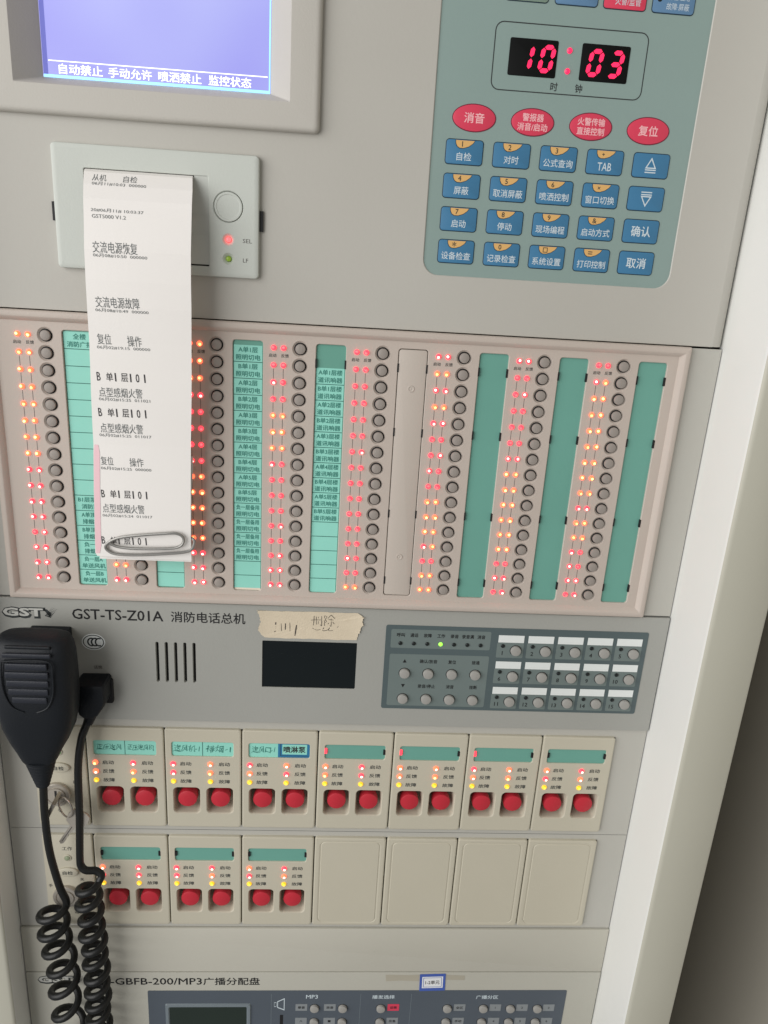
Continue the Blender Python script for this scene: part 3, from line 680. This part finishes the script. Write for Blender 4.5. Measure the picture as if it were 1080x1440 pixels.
for k in range(7): put('indicator_lamp', LGRN if k == 3 else LOFF, tp, (223.4 + 9.33 * k - ox, -195.5 - oz, 0.36))
sb = MB(); sb.m = 1; sb.disc(0, 0, [(4.1, 0.0), (4.1, 0.06)], 20); sb.m = 0; sb.disc(0, 0, [(3.6, 0), (3.6, 1.6), (3.4, 2.0), (3.0, 2.15), (0.2, 2.15)], 20); SBM = sb.mesh('round_button', ['cap_light', 'print_black'])
for r_, z in enumerate((-218.7, -239.0)):
    for k in range(4): put('round_button', SBM, tp, (227.8 + 16.63 * k - ox, z - oz, 0.37))
n = 1
for r_ in range(3):
    for k in range(5):
        x0 = 291.0 + 21.05 * k; z1 = -187.2 - 20.4 * r_
        m = MB(); m.face(m.add([(x - ox, z - oz, 0.36) for x, z in rr(x0, x0 + 18.9, z1 - 17.4, z1 - 5.6, 0.8, 3)])); m.build('key_field', 'cell_film', film)
        m = MB(); m.box(x0 + 0.6 - ox, x0 + 18.6 - ox, z1 - 5.5 - oz, z1 - oz, 0.3, 0.5); m.build('name_tag', 'tag_white', tp)
        put('indicator_lamp', LOFF, tp, (x0 + 4.1 - ox, z1 - 8.2 - oz, 0.36)); put('round_button', SBM, tp, (x0 + 13.4 - ox, z1 - 11.5 - oz, 0.37))
        m = MB(); m.text(str(n), x0 + 4.2 - ox, z1 - 13.8 - oz, None, 3.0, 0.42, 0.012); m.build('lettering', 'print_black', tp); n += 1

# masking tape stuck above the dark display
mt = MB()
TOP = [(125.0, -174.0), (136, -174.4), (150, -174.2), (166, -173.9), (182, -174.1), (193.0, -174.0)]
RT = [(195.2, -175.2), (197.4, -177.0), (196.4, -180.2), (197.2, -182.4), (195.6, -185.0), (195.0, -188.6), (193.6, -191.2), (193.2, -194.2)]
BT = [(180, -194.6), (164, -194.3), (146, -194.6), (130.6, -194.2)]
LF = [(128.2, -192.0), (126.0, -188.6), (126.6, -185.6), (127.6, -182.8), (127.2, -179.6), (126.4, -177.0)]
pts = TOP + RT + BT + LF
ox, oz = 161, -184
rt = random.Random(3); fine = []
for k, p in enumerate(pts):
    q = pts[(k + 1) % len(pts)]; torn = p in RT[:-1] or p in LF
    for t in (0, 0.33, 0.66) if torn else (0, 0.2, 0.4, 0.6, 0.8):
        a_ = 0.45 if torn else 0.10
        fine.append((p[0] + (q[0] - p[0]) * t + rt.uniform(-a_, a_), p[1] + (q[1] - p[1]) * t + rt.uniform(-a_, a_)))
def lift(x, z):
    e = max(0.0, abs(x - 161) - 28) / 8.0
    return 0.30 + 0.9 * e * e + 0.10 * math.sin(x * 0.55 + z * 0.4) + 0.07 * math.sin(x * 1.3 - z * 0.9)
loops = []
for sc_, dz in ((1.0, -0.2), (1.0, 0.0), (0.9, 0.0), (0.7, 0), (0.45, 0), (0.2, 0)):
    loops.append([(161 + (x - 161) * sc_ - ox, -184.2 + (z + 184.2) * sc_ - oz, max(0.04, lift(161 + (x - 161) * sc_, -184.2 + (z + 184.2) * sc_) + dz)) for x, z in fine])
mt.loft(loops, False)
tape = mt.build('tape_strip', 'tape_paper'); tape.location = (ox * MM, 0, oz * MM + ZB)
tag(tape, 'torn beige masking tape with handwriting above the dark display', 'tape')
def ribbon(m, P, w_):
    Q = smooth_path([(x, z, 0) for x, z in P], 4) if len(P) > 2 else [Vector((P[0][0], P[0][1], 0)), Vector((P[1][0], P[1][1], 0))]
    prev = None
    for k, p in enumerate(Q):
        t = (Q[min(k + 1, len(Q) - 1)] - Q[max(0, k - 1)]).normalized(); n_ = Vector((-t.y, t.x, 0)) * w_ / 2 * (0.65 + 0.35 * math.sin(math.pi * (k + 0.5) / len(Q)))
        h_ = lift(p.x, p.y) + 0.08
        cur = m.add([(p.x - n_.x - ox, p.y - n_.y - oz, h_), (p.x + n_.x - ox, p.y + n_.y - oz, h_)])
        if prev: m.face((prev[0], prev[1], cur[1], cur[0]))
        prev = cur
m = MB()
for P, w_ in (([(137.3, -190), (137.9, -182.6)], 0.9), ([(141.7, -189), (141.5, -182.6)], 0.35), ([(144.3, -188.4), (144.4, -183.2)], 0.7), ([(147.6, -190.2), (147.3, -182.6)], 0.4), ([(151.0, -192.4), (151.5, -187), (152.3, -182.0)], 0.8)): ribbon(m, P, w_)
for P in ([(161.6, -180.2), (164, -179.9), (168.2, -179.7)], [(163.6, -176.9), (163.3, -184.0)], [(165.0, -177.4), (165.3, -183.4)], [(166.4, -177.4), (166.6, -183.6)], [(168.6, -176.9), (168.8, -183.9), (168.0, -183.3)],
          [(170.6, -176.6), (170.8, -184.2)], [(170.6, -176.6), (172.3, -177.4), (171.2, -179.4), (172.2, -180.8), (170.9, -181.6)], [(175.0, -175.8), (172.9, -178.6)], [(175.0, -175.8), (177.6, -178.4)], [(173.4, -179.6), (176.6, -179.5)], [(175.1, -178.2), (175.3, -184.2), (174.4, -183.6)], [(174.0, -181.0), (173.0, -182.8)], [(176.2, -181.0), (177.4, -182.6)],
          [(162.6, -186.0), (165, -187.4), (168.4, -187.0), (170.4, -185.6), (169.6, -187.8), (173.0, -187.2), (174.4, -185.4), (173.8, -187.6), (178.0, -187.0), (180.2, -184.2)]): ribbon(m, P, 0.38)
m.build('handwriting', 'pen_ink', tape)

# ------------------------------------------------------------------ red button modules
MW, MP, X0 = 53.9, 54.63, 6.0
def module_plate(holes):
    m = MB(); b = 1.4
    A = lambda i, d: [(x, z, d) for x, z in rr(i, MW - i, -84.4 + i, -i, max(0.4, 2.0 - i), 4)]
    m.loft([A(0, -2.4), A(0, -0.9), A(0.25, -0.3), A(0.8, 0.0), A(b, 0.0)], False, False)
    m.plate(b, MW - b, -84.4 + b, -b, 0, holes)
    return m.mesh('faceplate', ['cream_plastic'])
wells = [(5.4, 24.0), (29.3, 47.9)]
mh = [((3.0, 50.2, -24.4, -9.2), lambda g: rr(4.7 - g, 48.5 + g, -22.7 - g, -10.7 + g, 1.6 + g, 4), [(0.35, 0), (0, -0.3), (0, -1.3)])]
for a, b in wells: mh.append(((a - 1.6, b + 1.6, -73.2, -48.2), (lambda a, b: lambda g: rr(a - g, b + g, -71.5 - g, -49.8 + g, 3.0 + g, 5))(a, b), [(0.7, 0), (0.2, -0.5), (0, -1.4), (-0.6, -13.5)]))
FPM = module_plate(mh)
BLM = None
rb = MB(); rb.disc(0, 0, [(6.2, -13), (6.2, -7.5), (6.95, -7.4), (6.95, -2.6), (6.7, -1.9), (6.1, -1.6), (0.3, -1.5)], 28); RBM = rb.mesh('push_button', ['red_button'])
wb = MB(); wb.quad(3.5, 25.8, -73, -48, -13.3); WBM = wb.mesh('well_floor', ['well_plastic'])
gw = MB(); gw.quad(4.2, 49.0, -23.2, -10.2, -1.1); GWM = gw.mesh('label_window', ['window_green']); CWM = gw.mesh('label_window', ['label_cyan'])
nt_ = MB(); nt_.box(-0.9, 0.9, -2.0, 2.0, -1.08, -0.1); NTM = nt_.mesh('clip_slot', ['print_black']); NRM = nt_.mesh('clip_slot', ['led_red'])  # red copy glows to stand in for lamp light showing through the slot
mtx = MB()
for x in (14.4, 41.9):
    for t, z in (('启动', -28.9), ('反馈', -36.3), ('故障', -43.8)): mtx.text(t, x, z, 8.0, 3.2, 0.05, 0.012)
MTX = mtx.mesh('lettering', ['print_dark'], 0)
LED2 = {'o': [ledmesh('led_orange', 'led_hot_core', 0.2, -0.35, 1.9, 1.3), ledmesh('led_red', 'led_hot_core', 0.3, -0.45, 1.9, 1.3), ledmesh('led_orange', 'led_amber_core', -0.2, -0.3, 1.9, 1.3)], 'y': [ledmesh('led_yellow', 'led_yellow_core', 0.1, -0.1, 1.9, 1.3)]}
def make_module(col, row, label, kind):
    t = thing('button_module', label, 'button module', X0 + MP * col, -268.6 if row == 0 else -361.6, 0, 'cream modules with two red buttons')
    put('faceplate', FPM, t)
    wd = put('label_window', CWM if kind.startswith('cyan') else GWM, t)
    if not kind.startswith('cyan'):
        put('clip_slot', NRM if kind == 'red' else NTM, wd, (5.3, -16.2, 0)); put('clip_slot', NTM, wd, (47.9, -16.4, 0))
    put('lettering', MTX, t)
    for k, (a, b) in enumerate(wells):
        p = put('push_button', RBM, t, ((a + b) / 2, -60.7, 0))
        put('well_floor', WBM, t, (k * 23.9, 0, 0))
        for q, z in enumerate((-28.9, -36.3, -43.8)):
            put('indicator_light', random.choice(LED2['y' if q == 2 else 'o']), t, (5.5 + 26.4 * k, z, 0))
    return t, wd
def hand(wd, items, mt_='label_ink', div=True):
    m = MB()
    wob = lambda X, Z, D: (X + 0.35 * math.sin(Z * 1.3 + X * 0.7), Z + 0.45 * math.sin(X * 0.9) + 0.25 * math.sin(X * 2.3 + Z), D)
    for tx, x, w_, h in items: m.text(tx, x, -16.6, w_, h, -1.0, 0.0, 0.12, wob)
    m.build('handwriting', mt_, wd)
    if div:
        m = MB(); m.quad(26.2, 26.6, -22.6, -10.8, -1.0); m.build('ruled_line', 'label_line', wd)
UPR = [('red button module with two cyan handwritten labels, next to the keys', 'cyan'), ('red button module with two cyan handwritten labels, second in upper row', 'cyan'), ('red button module with one cyan and one blue-bordered label', 'cyan'),
       ('red button module in upper row just right of the blue-bordered label', 'red'), ('fifth red button module of the upper row, plain green window', 'red'), ('sixth red button module of the upper row, plain green window', 'red'), ('last red button module at the right end of upper row', 'green')]
for k, (lb, kind) in enumerate(UPR):
    t, wd = make_module(k, 0, lb, kind)
    if k == 0: hand(wd, [('正压送风', 15.6, 17.5, 4.6), ('正压送风机', 37.4, 18.5, 4.6)])
    if k == 1: hand(wd, [('送风机-1', 15.4, 18.4, 5.6), ('排烟-1', 37.6, 17.2, 5.6)])
    if k == 2:
        hand(wd, [('送风口-1', 15.2, 16.6, 5.4)], div=False)
        m = MB(); m.box(25.6, 48.3, -22.5, -10.9, -1.05, -0.85); lb2 = m.build('blue_label', 'label_blue', wd)
        m = MB(); m.quad(28.6, 46.4, -20.0, -11.6, -0.8); m.m = 1
        m.text('喷淋泵', 37.4, -15.8, 15.6, 5.2, -0.74, 0.02)
        m.quad(27.4, 47.4, -21.3, -21.0, -0.78); m.quad(27.2, 27.5, -21.3, -11.2, -0.78); m.build('inner_label', ['label_cyan', 'print_dark'], wd, 0)
for k, lb in enumerate(('leftmost red button module of the lower row, partly behind the coiled cord', 'middle red button module of the three in the lower row', 'red button module of the lower row beside the blank covers')):
    make_module(k, 1, lb, 'green')
# blank covers
bm_ = MB(); b = 1.4
A = lambda i, d: [(x, z, d) for x, z in rr(i, MW - i, -84.4 + i, -i, max(0.4, 2.0 - i), 4)]
bm_.loft([A(0, -2.4), A(0, -0.9), A(0.25, -0.3), A(0.8, 0.0)] + [[(x, z, d) for x, z in rr(4.2 + i, MW - 4.2 - i, -81.5 + i, -3.6 - i, 4.0 - i, 6)] for i, d in ((0, 0.0), (0.35, -0.35), (0.8, -0.35), (1.2, 0.1), (1.8, 0.15))] if False else [A(0, -2.4), A(0, -0.9), A(0.25, -0.3), A(0.8, 0.0), A(1.4, 0.0)], False, False)
bm_.plate(1.4, MW - 1.4, -83.0, -1.4, 0, [((3.0, MW - 3.0, -82.4, -2.2), lambda g: rr(4.4 - g, MW - 4.4 + g, -81.2 - g, -3.4 + g, 4.0 + g, 6), [(0.5, 0), (0.0, -0.35), (-0.3, -0.35), (-0.7, 0.0)])])
bm_.face(bm_.add([(x, z, 0.0) for x, z in rr(4.4 + 0.7, MW - 5.1, -80.5, -4.1, 3.3, 6)]))
BLM = bm_.mesh('faceplate', ['cream_plastic'])
for k, lb in enumerate(('blank cream cover directly right of the red button modules', 'second blank cream cover from the red button modules', 'third blank cream cover from the red button modules', 'blank cream cover at the right end of the lower row')):
    t = thing('blank_module', lb, 'blank cover', X0 + MP * (3 + k), -361.6, 0, 'blank cream module covers'); put('faceplate', BLM, t)

# ------------------------------------------------------------------ key switch modules
def switch_module(z1, label, lit, texts):
    t = thing('key_switch_module', label, 'key switch', -31.4, z1, 0, 'key switch modules')
    m = MB(); W_ = 36.4
    A = lambda i, d: [(x, z, d) for x, z in rr(i, W_ - i, -84.4 + i, -i, max(0.4, 1.6 - i), 4)]
    m.loft([A(0, -2.4), A(0, -0.9), A(0.25, -0.3), A(0.8, 0.0)], False, True); m.build('faceplate', 'cream_plastic', t)
    m = MB(); m.disc(17.6, -20.8, [(2.9, 0.02), (2.9, 0.5), (2.3, 0.7), (2.2, 0.5)], 16); m.build('lamp_bezel', 'cream_plastic', t)
    m = MB(); m.disc(17.6, -20.8, [(2.1, 0.3), (1.8, 1.0), (0.6, 1.5)], 14); m.build('indicator_lamp', 'led_dim_green' if lit else 'unlit_lamp', t)
    m = MB(); m.loft([[(x, z, d) for x, z in circ(17.4, -33.6, 7.6 - g, 28, 4.0 - g)] for g, d in ((0, 0), (0, 1.0), (0.3, 1.4), (0.8, 1.6))], False); sbt = m.build('test_button', 'cream_plastic', t)
    m = MB(); m.text('自检', 17.4, -33.6, 7.4, 3.2, 1.66, 0.012); m.build('lettering', 'print_dark', sbt)
    m = MB(); m.disc(14.6, -56.0, [(9.6, 0.0), (9.6, 2.4), (9.1, 3.0), (7.2, 3.0), (6.9, 2.4), (6.3, 2.4), (6.1, 3.4), (0.3, 3.4)], 32); lk = m.build('lock', 'dull_steel', t)
    m = MB(); m.box(13.8, 15.4, -60.5, -51.5, 3.42, 3.5); m.build('keyhole', 'print_black', lk)
    m = MB(); m.text('工作', 17.8, -12.4, 7.2, 3.4, 0.06, 0.006); m.build('lettering', 'print_dark', t)
    for tx, x, z in texts: m = MB(); m.text(tx, x, z, None, 3.0, 0.06, 0.006); m.build('lettering', 'print_dark', t)
switch_module(-268.6, 'cream key switch module behind the microphone, keys in its lock', True, [('手', 15.2, -71.0), ('自', 27.6, -46.0)])
switch_module(-361.6, 'cream key switch module half hidden behind the two coiled cords', False, [('关', 27.0, -41.0), ('动', 21.0, -72.6), ('手', 3.4, -47.0)])
ks = thing('key_bunch', 'two small steel keys on a ring hanging from the lock', 'keys', -12, -330, 4)
ox, oz = -12, -330
def key(path_c, ang, bow_r, blade, d, flat=True):
    pass
def key_flat(name, cx, cz, ang, d):
    m = MB(); ca, sa = math.cos(ang), math.sin(ang)
    T = lambda u, v: (cx + u * ca - v * sa - ox, cz + u * sa + v * ca - oz)
    P = [(-7.5, -3.2), (-6.0, -6.4), (-1.5, -7.6), (4.0, -6.4), (6.4, -2.4), (8.0, -1.7), (23, -1.7), (24.5, 0), (23, 1.5), (20, 1.7), (18.6, 0.9), (16.6, 1.7), (14.4, 0.8), (12, 1.7), (8.0, 1.9), (6.4, 2.6), (4.0, 6.4), (-1.5, 7.6), (-6.0, 6.4), (-7.5, 3.2)]
    L = []
    for sc_, dd in ((1.0, d - 0.9), (1.02, d - 0.5), (1.02, d + 0.5), (1.0, d + 0.9)): L.append([(*T(u * sc_, v * sc_), dd) for u, v in P])
    m.loft(L); m.build(name, 'dull_steel', ks)
key_flat('key', 1.8, -334.0, math.radians(-122), 11.5)
m = MB(); m.disc(-3.2 * math.cos(math.radians(-122)) + 1.8 - ox, -3.2 * math.sin(math.radians(-122)) - 334.0 - oz, [(2.2, 12.3), (2.1, 12.62), (1.5, 12.62), (1.4, 12.45)], 16); m.build('key_hole', 'print_black', ks)
m = MB(); ca_, sa_ = math.cos(math.radians(-122)), math.sin(math.radians(-122))
m.face(m.add([(1.8 + u_ * ca_ - v_ * sa_ - ox, -334.0 + u_ * sa_ + v_ * ca_ - oz, 12.5) for u_, v_ in ((7, -0.5), (22, -0.5), (22, 0.1), (7, 0.1))])); m.build('key_groove', 'print_grey', ks)
m = MB()            # the key in the lock stands out from the panel, seen on edge
u = Vector((0.42, 0.91)); cx, cz = -15.0, -324.4
P = [(-9, 22.5), (9, 22.5), (10, 19), (8.5, 8.5), (3.0, 6.6), (2.0, 3.2), (-2.0, 3.2), (-3.0, 6.6), (-8.5, 8.5), (-10, 19)]
L = []
for off in (-1.2, 1.2): L.append([(cx + u.x * a + u.y * off - ox, cz + u.y * a - u.x * off - oz, d - 4) for a, d in P])
m.loft(L); m.build('key', 'steel', ks)
m = MB(); m.tube([(-6.2 + 7.8 * math.cos(t) * 0.75 - ox, -325.0 + 7.8 * math.sin(t) - oz, 14.5 + 3.5 * math.cos(t) - 4) for t in [2 * math.pi * k / 28 for k in range(28)]], 0.65, 7, True); m.build('ring', 'steel', ks)

# ------------------------------------------------------------------ microphone, plug and coiled cords
mc = thing('microphone', 'black handheld microphone with slatted grille hung at the left', 'microphone', -12, -300, 10)
ox, oz, od = -12, -300, 10
def ringx(cx, z, w_, d0, d1, e=3.2, n=40, tilt=0.0):
    P = []
    for k in range(n):
        t = 2 * math.pi * k / n; c_, s_ = math.cos(t), math.sin(t)
        P.append((cx + w_ * math.copysign(abs(c_) ** (2 / e), c_) - ox, z - oz + tilt * math.copysign(abs(s_) ** (2 / e), s_), (d0 + d1) / 2 + (d1 - d0) / 2 * math.copysign(abs(s_) ** (2 / e), s_) - od))
    return P
m = MB()
SEC = [(-11.4, -181.6, 13, 22, 30), (-11.4, -182.2, 18.5, 19, 34), (-11.4, -184.0, 21.6, 17.0, 37.0), (-11.4, -187.5, 23.6, 16.2, 39.5), (-11.4, -194, 24.8, 16, 41.0), (-11.5, -206, 25.4, 16, 42), (-11.6, -222, 25.4, 16, 42), (-11.8, -236, 24.4, 16.2, 41.6), (-12.4, -247, 22.4, 16.8, 40.6), (-13.2, -258, 18.4, 18, 38.4), (-13.9, -267, 14.0, 19.4, 36.4), (-14.3, -273.5, 11.4, 20.0, 35.0), (-14.4, -275, 10.2, 20.4, 34.6)]
m.loft([ringx(*q, tilt=0.0) for q in SEC]); body = m.build('body', 'black_plastic', mc, 40)
m = MB(); SR = []
for k in range(8):
    z = -274.5 - 2.8 * k; r_ = 10.2 - 0.78 * k
    SR += [(-14.4 - 0.03 * k, z, r_, 27.4 - r_ * 0.8, 27.4 + r_ * 0.8, 2.2), (-14.4 - 0.03 * k, z - 2.0, r_ - 0.35, 27.4 - (r_ - 0.35) * 0.8, 27.4 + (r_ - 0.35) * 0.8, 2.2), (-14.4 - 0.03 * k, z - 2.2, r_ - 1.0, 27.4 - (r_ - 1.0) * 0.8, 27.4 + (r_ - 1.0) * 0.8, 2.2)]
m.loft([ringx(a, b, c_, d_, e_, f_) for a, b, c_, d_, e_, f_ in SR]); m.build('strain_relief', 'black_plastic', mc, 40)
def slat(x0, x1, z, h, d, mtn='grille_plastic'):
    m = MB(); m.slab(x0 - ox, x1 - ox, z - h / 2 - oz, z + h / 2 - oz, d - 1.2 - od, d - od, 0.8, 0.7, 3); m.build('grille_slat', mtn, mc)
for k, (a, b) in enumerate(((-12.8, 12.6), (-13.4, 13.0), (-13.0, 12.8), (-12.2, 12.2), (-10.4, 11.0))): slat(-11.6 + a, -11.6 + b, -197.4 - 5.9 * k, 4.4, 42.7)
slat(-26.0, 3.4, -190.2, 3.0, 41.9); slat(-25.0, 2.6, -185.9, 2.2, 39.4, 'black_plastic')
m = MB(); P = [(-14.4, -194.0), (0, -193.0), (14.4, -194.0), (15.6, -204), (15.0, -216), (11, -226), (4, -230.0)]
m.tube([(p.x - 11.6 - ox, p.y - oz, p.z - od) for p in smooth_path([(x, z, 42.1) for x, z in P], 5)], 0.55, 6)
m.tube([(p.x - 11.6 - ox, p.y - oz, p.z - od) for p in smooth_path([(x, z, 42.0) for x, z in [(-14.4, -194.0), (-15.6, -204), (-15.0, -216), (-11, -226), (-4, -230)]], 5)], 0.55, 6)
m.build('grille_rim', 'black_plastic', mc)
m = MB(); m.slab(-24 - ox, 2.2 - ox, -204 - oz, -190.5 - oz, 0.2 - od, 17 - od, 1.0, 0.8); m.build('hanger', 'black_plastic', mc)
ca = MB(); 
cordA = [(-14.2, -292, 27.4), (-14.8, -300, 27), (-16.4, -324, 25), (-16.8, -357, 22), (-13.6, -390, 19), (-10.6, -404, 17.5)]
def helix(cfn, rfn, z0, pitchfn, turns, n=22):
    P = []; z = z0
    for k in range(int(turns * n) + 1):
        th = 2 * math.pi * k / n; x, d = cfn(z); r_ = rfn(z)
        P.append((x + r_ * math.cos(th), z, d + r_ * math.sin(th))); z -= pitchfn(z) / n
    return P
hA = helix(lambda z: (-21 + (z + 421) * -0.045 + 0.9 * math.sin(z * 0.09), 16), lambda z: 9.5 + 0.5 * math.sin(z * 0.3), -411, lambda z: 17.0 + max(0, (-440 - z) * 0.10), 9)
cordA = smooth_path(cordA + [hA[0]], 8)[:-1] + [Vector(p) for p in hA]
ca.tube([(p[0] - ox, p[1] - oz, p[2] - od) for p in cordA], 2.7, 10); ca.build('coiled_cord', 'cord_rubber', mc, 60)
pl = thing('plug_cord', 'black angled plug beside the microphone with its tightly coiled cord', 'cord', 16, -236, 0)
ox, oz, od = 16, -236, 0
m = MB(); P = [(5.5, -228), (7.5, -225.6), (25.2, -225.4), (26.4, -227), (26.6, -238), (25.4, -241.5), (20.5, -249.2), (18, -251), (11.6, -251), (8.6, -248.5), (6.0, -238)]
cxp, czp = 19, -236
m.loft([[(cxp + (x - cxp) * s_ - ox, czp + (z - czp) * s_ - oz, d) for x, z in P] for s_, d in ((1.0, 0.1), (1.0, 15), (0.96, 16.6), (0.86, 17.4))], False); m.build('plug', 'black_plastic', pl)
m = MB(); m.slab(8 - ox, 27.5 - ox, -247 - oz, -229 - oz, 0.05, 3.2, 1.0, 0.5); m.build('socket', 'print_black', pl)
m = MB(); m.tube([(15.6 - ox, -247 - oz, 10.5), (14.4 - ox, -252 - oz, 12), (13.2 - ox, -257 - oz, 13)], 3.4, 12, taper=[4.4, 3.9, 2.9]); m.build('strain_relief', 'black_plastic', pl)
hB = helix(lambda z: (6.2 + 0.7 * math.sin(z * 0.05), 15.5), lambda z: 7.6 + 0.5 * math.sin(z * 0.21), -390, lambda z: 14.2 + 0.8 * math.sin(z * 0.13), 12)
cordB = smooth_path([(14.0, -250, 12), (12.2, -257, 13.5), (8.6, -268, 15.5), (5.3, -291, 16.4), (3.6, -332, 16.4), (0.9, -368, 14.6), (1.2, -376.5, 14.2), (4.5, -380.2, 14.4), (11.0, -382.0, 13.0), (15.0, -385.5, 13.6), hB[0]], 8)[:-1] + [Vector(p) for p in hB]
m = MB(); m.tube([(p[0] - ox, p[1] - oz, p[2]) for p in cordB], 2.7, 10); m.build('coiled_cord', 'cord_rubber', pl, 60)

# ------------------------------------------------------------------ broadcast panel at the bottom
bc = thing('broadcast_panel', 'grey rack panel at the bottom with slate control strip and display', 'panel', 178, -560)
ox, oz = 178, -560
m = MB(); m.slab(XL + 0.9 - ox, XR - 0.9 - ox, -640 - oz, -495.4 - oz, -4, 0, 0.3, 0.4); m.build('faceplate', 'bottom_grey', bc)
logo(bc, ox, oz, -44.5, -502.6, 26.5, 6.4, 0.08)
m = MB(); m.text('GST-GBFB-200/MP3', 37.2 - ox, -504.6 - oz, 92.0, 6.8, 0.08, 0.012); m.build('lettering', 'print_black', bc)
m = MB(); m.text('广播分配盘', 107.0 - ox, -504.6 - oz, 45.0, 7.8, 0.08, 0.01); m.build('lettering', 'print_black', bc)
m = MB(); m.loft([[(x - ox, z - oz, d) for x, z in rr(40.0, 384.4, -620, -514.4, 1.2, 3)] for d in (0.02, 0.3)], False); film = m.build('control_film', 'navy_film', bc)
m = MB(); m.loft([[(x - ox, z - oz, d) for x, z in rr(53.5 + i, 122.6 - i, -590 + i, -528.2 - i, 1.5, 3)] for i, d in ((0, 0.3), (0.6, 1.4), (2.6, 1.4), (3.4, 0.5))], False, False); lf = m.build('display_frame', 'lcd_frame', bc)
m = MB(); m.quad(56 - ox, 120 - ox, -588 - oz, -530.5 - oz, 0.45); m.build('display', 'lcd_dark', lf)
for t, x, z, w_ in (('MP3', 172.2, -521, 9.6), ('播发选择', 231, -521.4, 18.6), ('广播分区', 317.6, -521.8, 18.6)):
    m = MB(); m.text(t, x - ox, z - oz, w_, 4.0, 0.36, 0.01); m.build('lettering', 'print_white', film)
for x in (139, 212, 254):
    m = MB(); m.quad(x - ox, x + 0.3 - ox, -600 - oz, -518 - oz, 0.36); m.build('ruled_line', 'lcd_frame', film)
m = MB()
for t_ in ([(144, -526), (150, -522.5), (150, -536), (144, -533)], [(141.5, -527), (143.4, -527), (143.4, -532), (141.5, -532)]):
    n_ = len(t_); cx_ = sum(p[0] for p in t_) / n_; cz_ = sum(p[1] for p in t_) / n_
    a = m.add([(x - ox, z - oz, 0.36) for x, z in t_]); b = m.add([(cx_ + (x - cx_) * 0.8 - ox, cz_ + (z - cz_) * 0.8 - oz, 0.36) for x, z in t_]); m.bridge(a, b)
m.build('speaker_icon', 'print_white', film)
m = MB(); m.box(146.4 - ox, 149.0 - ox, -556 - oz, -541 - oz, 0.3, 0.42); m.build('volume_slot', 'print_black', film)
chip = MB(); chip.box(-4.8, 4.8, -3.6, 3.6, 0.3, 0.5); CHM = chip.mesh('name_chip', ['chip_grey']); CHR = chip.mesh('name_chip', ['oval_red'])
for r_, z in enumerate((-533.2, -548.4)):
    for x, cx, t, red in ((174.6, 163.8, ('录音', '∧'), 0), (197.8, 187.2, ('放音', '■'), 0), (229.4, 239.8, ('话筒', '应急'), 1), (285.0, 295.4, ('全区', '手动'), 0), (315.4, 325.6, ('1', '4'), 0), (338.4, 348.4, ('2', '5'), 0), (361.4, 371.2, ('3', '6'), 0)):
        dz = -0.006 * (x - 174)
        put('round_button', SBM, bc, (x - ox, z + dz - oz, 0.3))
        ch = put('name_chip', CHR if red and r_ == 0 else CHM, bc, (cx - ox, z + 0.6 + dz - oz, 0))
        m = MB(); m.text(t[r_], 0, 0, None, 2.8 if len(t[r_]) > 1 else 2.2, 0.56, 0.01); m.build('lettering', 'print_black', ch)
# blue-bordered sticker and the ghost of old tape
g = MB(); gp = [(231.4, -497.6), (250, -498.0), (270, -497.2), (296.8, -498.6), (297.0, -503.2), (280, -503.0), (262, -504.6), (244, -503.8), (232.0, -504.6)]
g.loft([[(x - 264, z + 501, d) for x, z in gp] for d in (0.02, 0.14)], False); o = g.build('tape_residue', 'tape_ghost'); o.location = (0.264, 0, -0.501 + ZB)
tag(o, 'faint dirty strip of old tape behind the blue-bordered sticker', 'tape')
st = thing('sticker', 'small white sticker with blue border on the bottom panel edge', 'sticker', 270.4, -505.6, 0.2); st.rotation_euler = (0, math.radians(-2), 0)
m = MB(); m.box(-10.6, 10.6, -9.0, 9.0, 0, 0.25); m.build('border', 'sticker_blue', st)
m = MB(); m.quad(-8.6, 8.6, -5.8, 6.4, 0.3); wh = m.build('field', 'sticker_white', st)
m = MB(); a = [m.add([(x, z, 0.34) for x, z in rr(-7.6 + i, 7.6 - i, -4.8 + i, 5.4 - i, 0.3, 2)]) for i in (0, 0.4)]; m.bridge(a[0], a[1]); m.build('inner_border', 'sticker_blue', wh)
m = MB(); m.text('1-2单元', 0, 0.3, 11.6, 4.2, 0.36, 0.01); m.build('handwriting', 'pen_ink', wh)
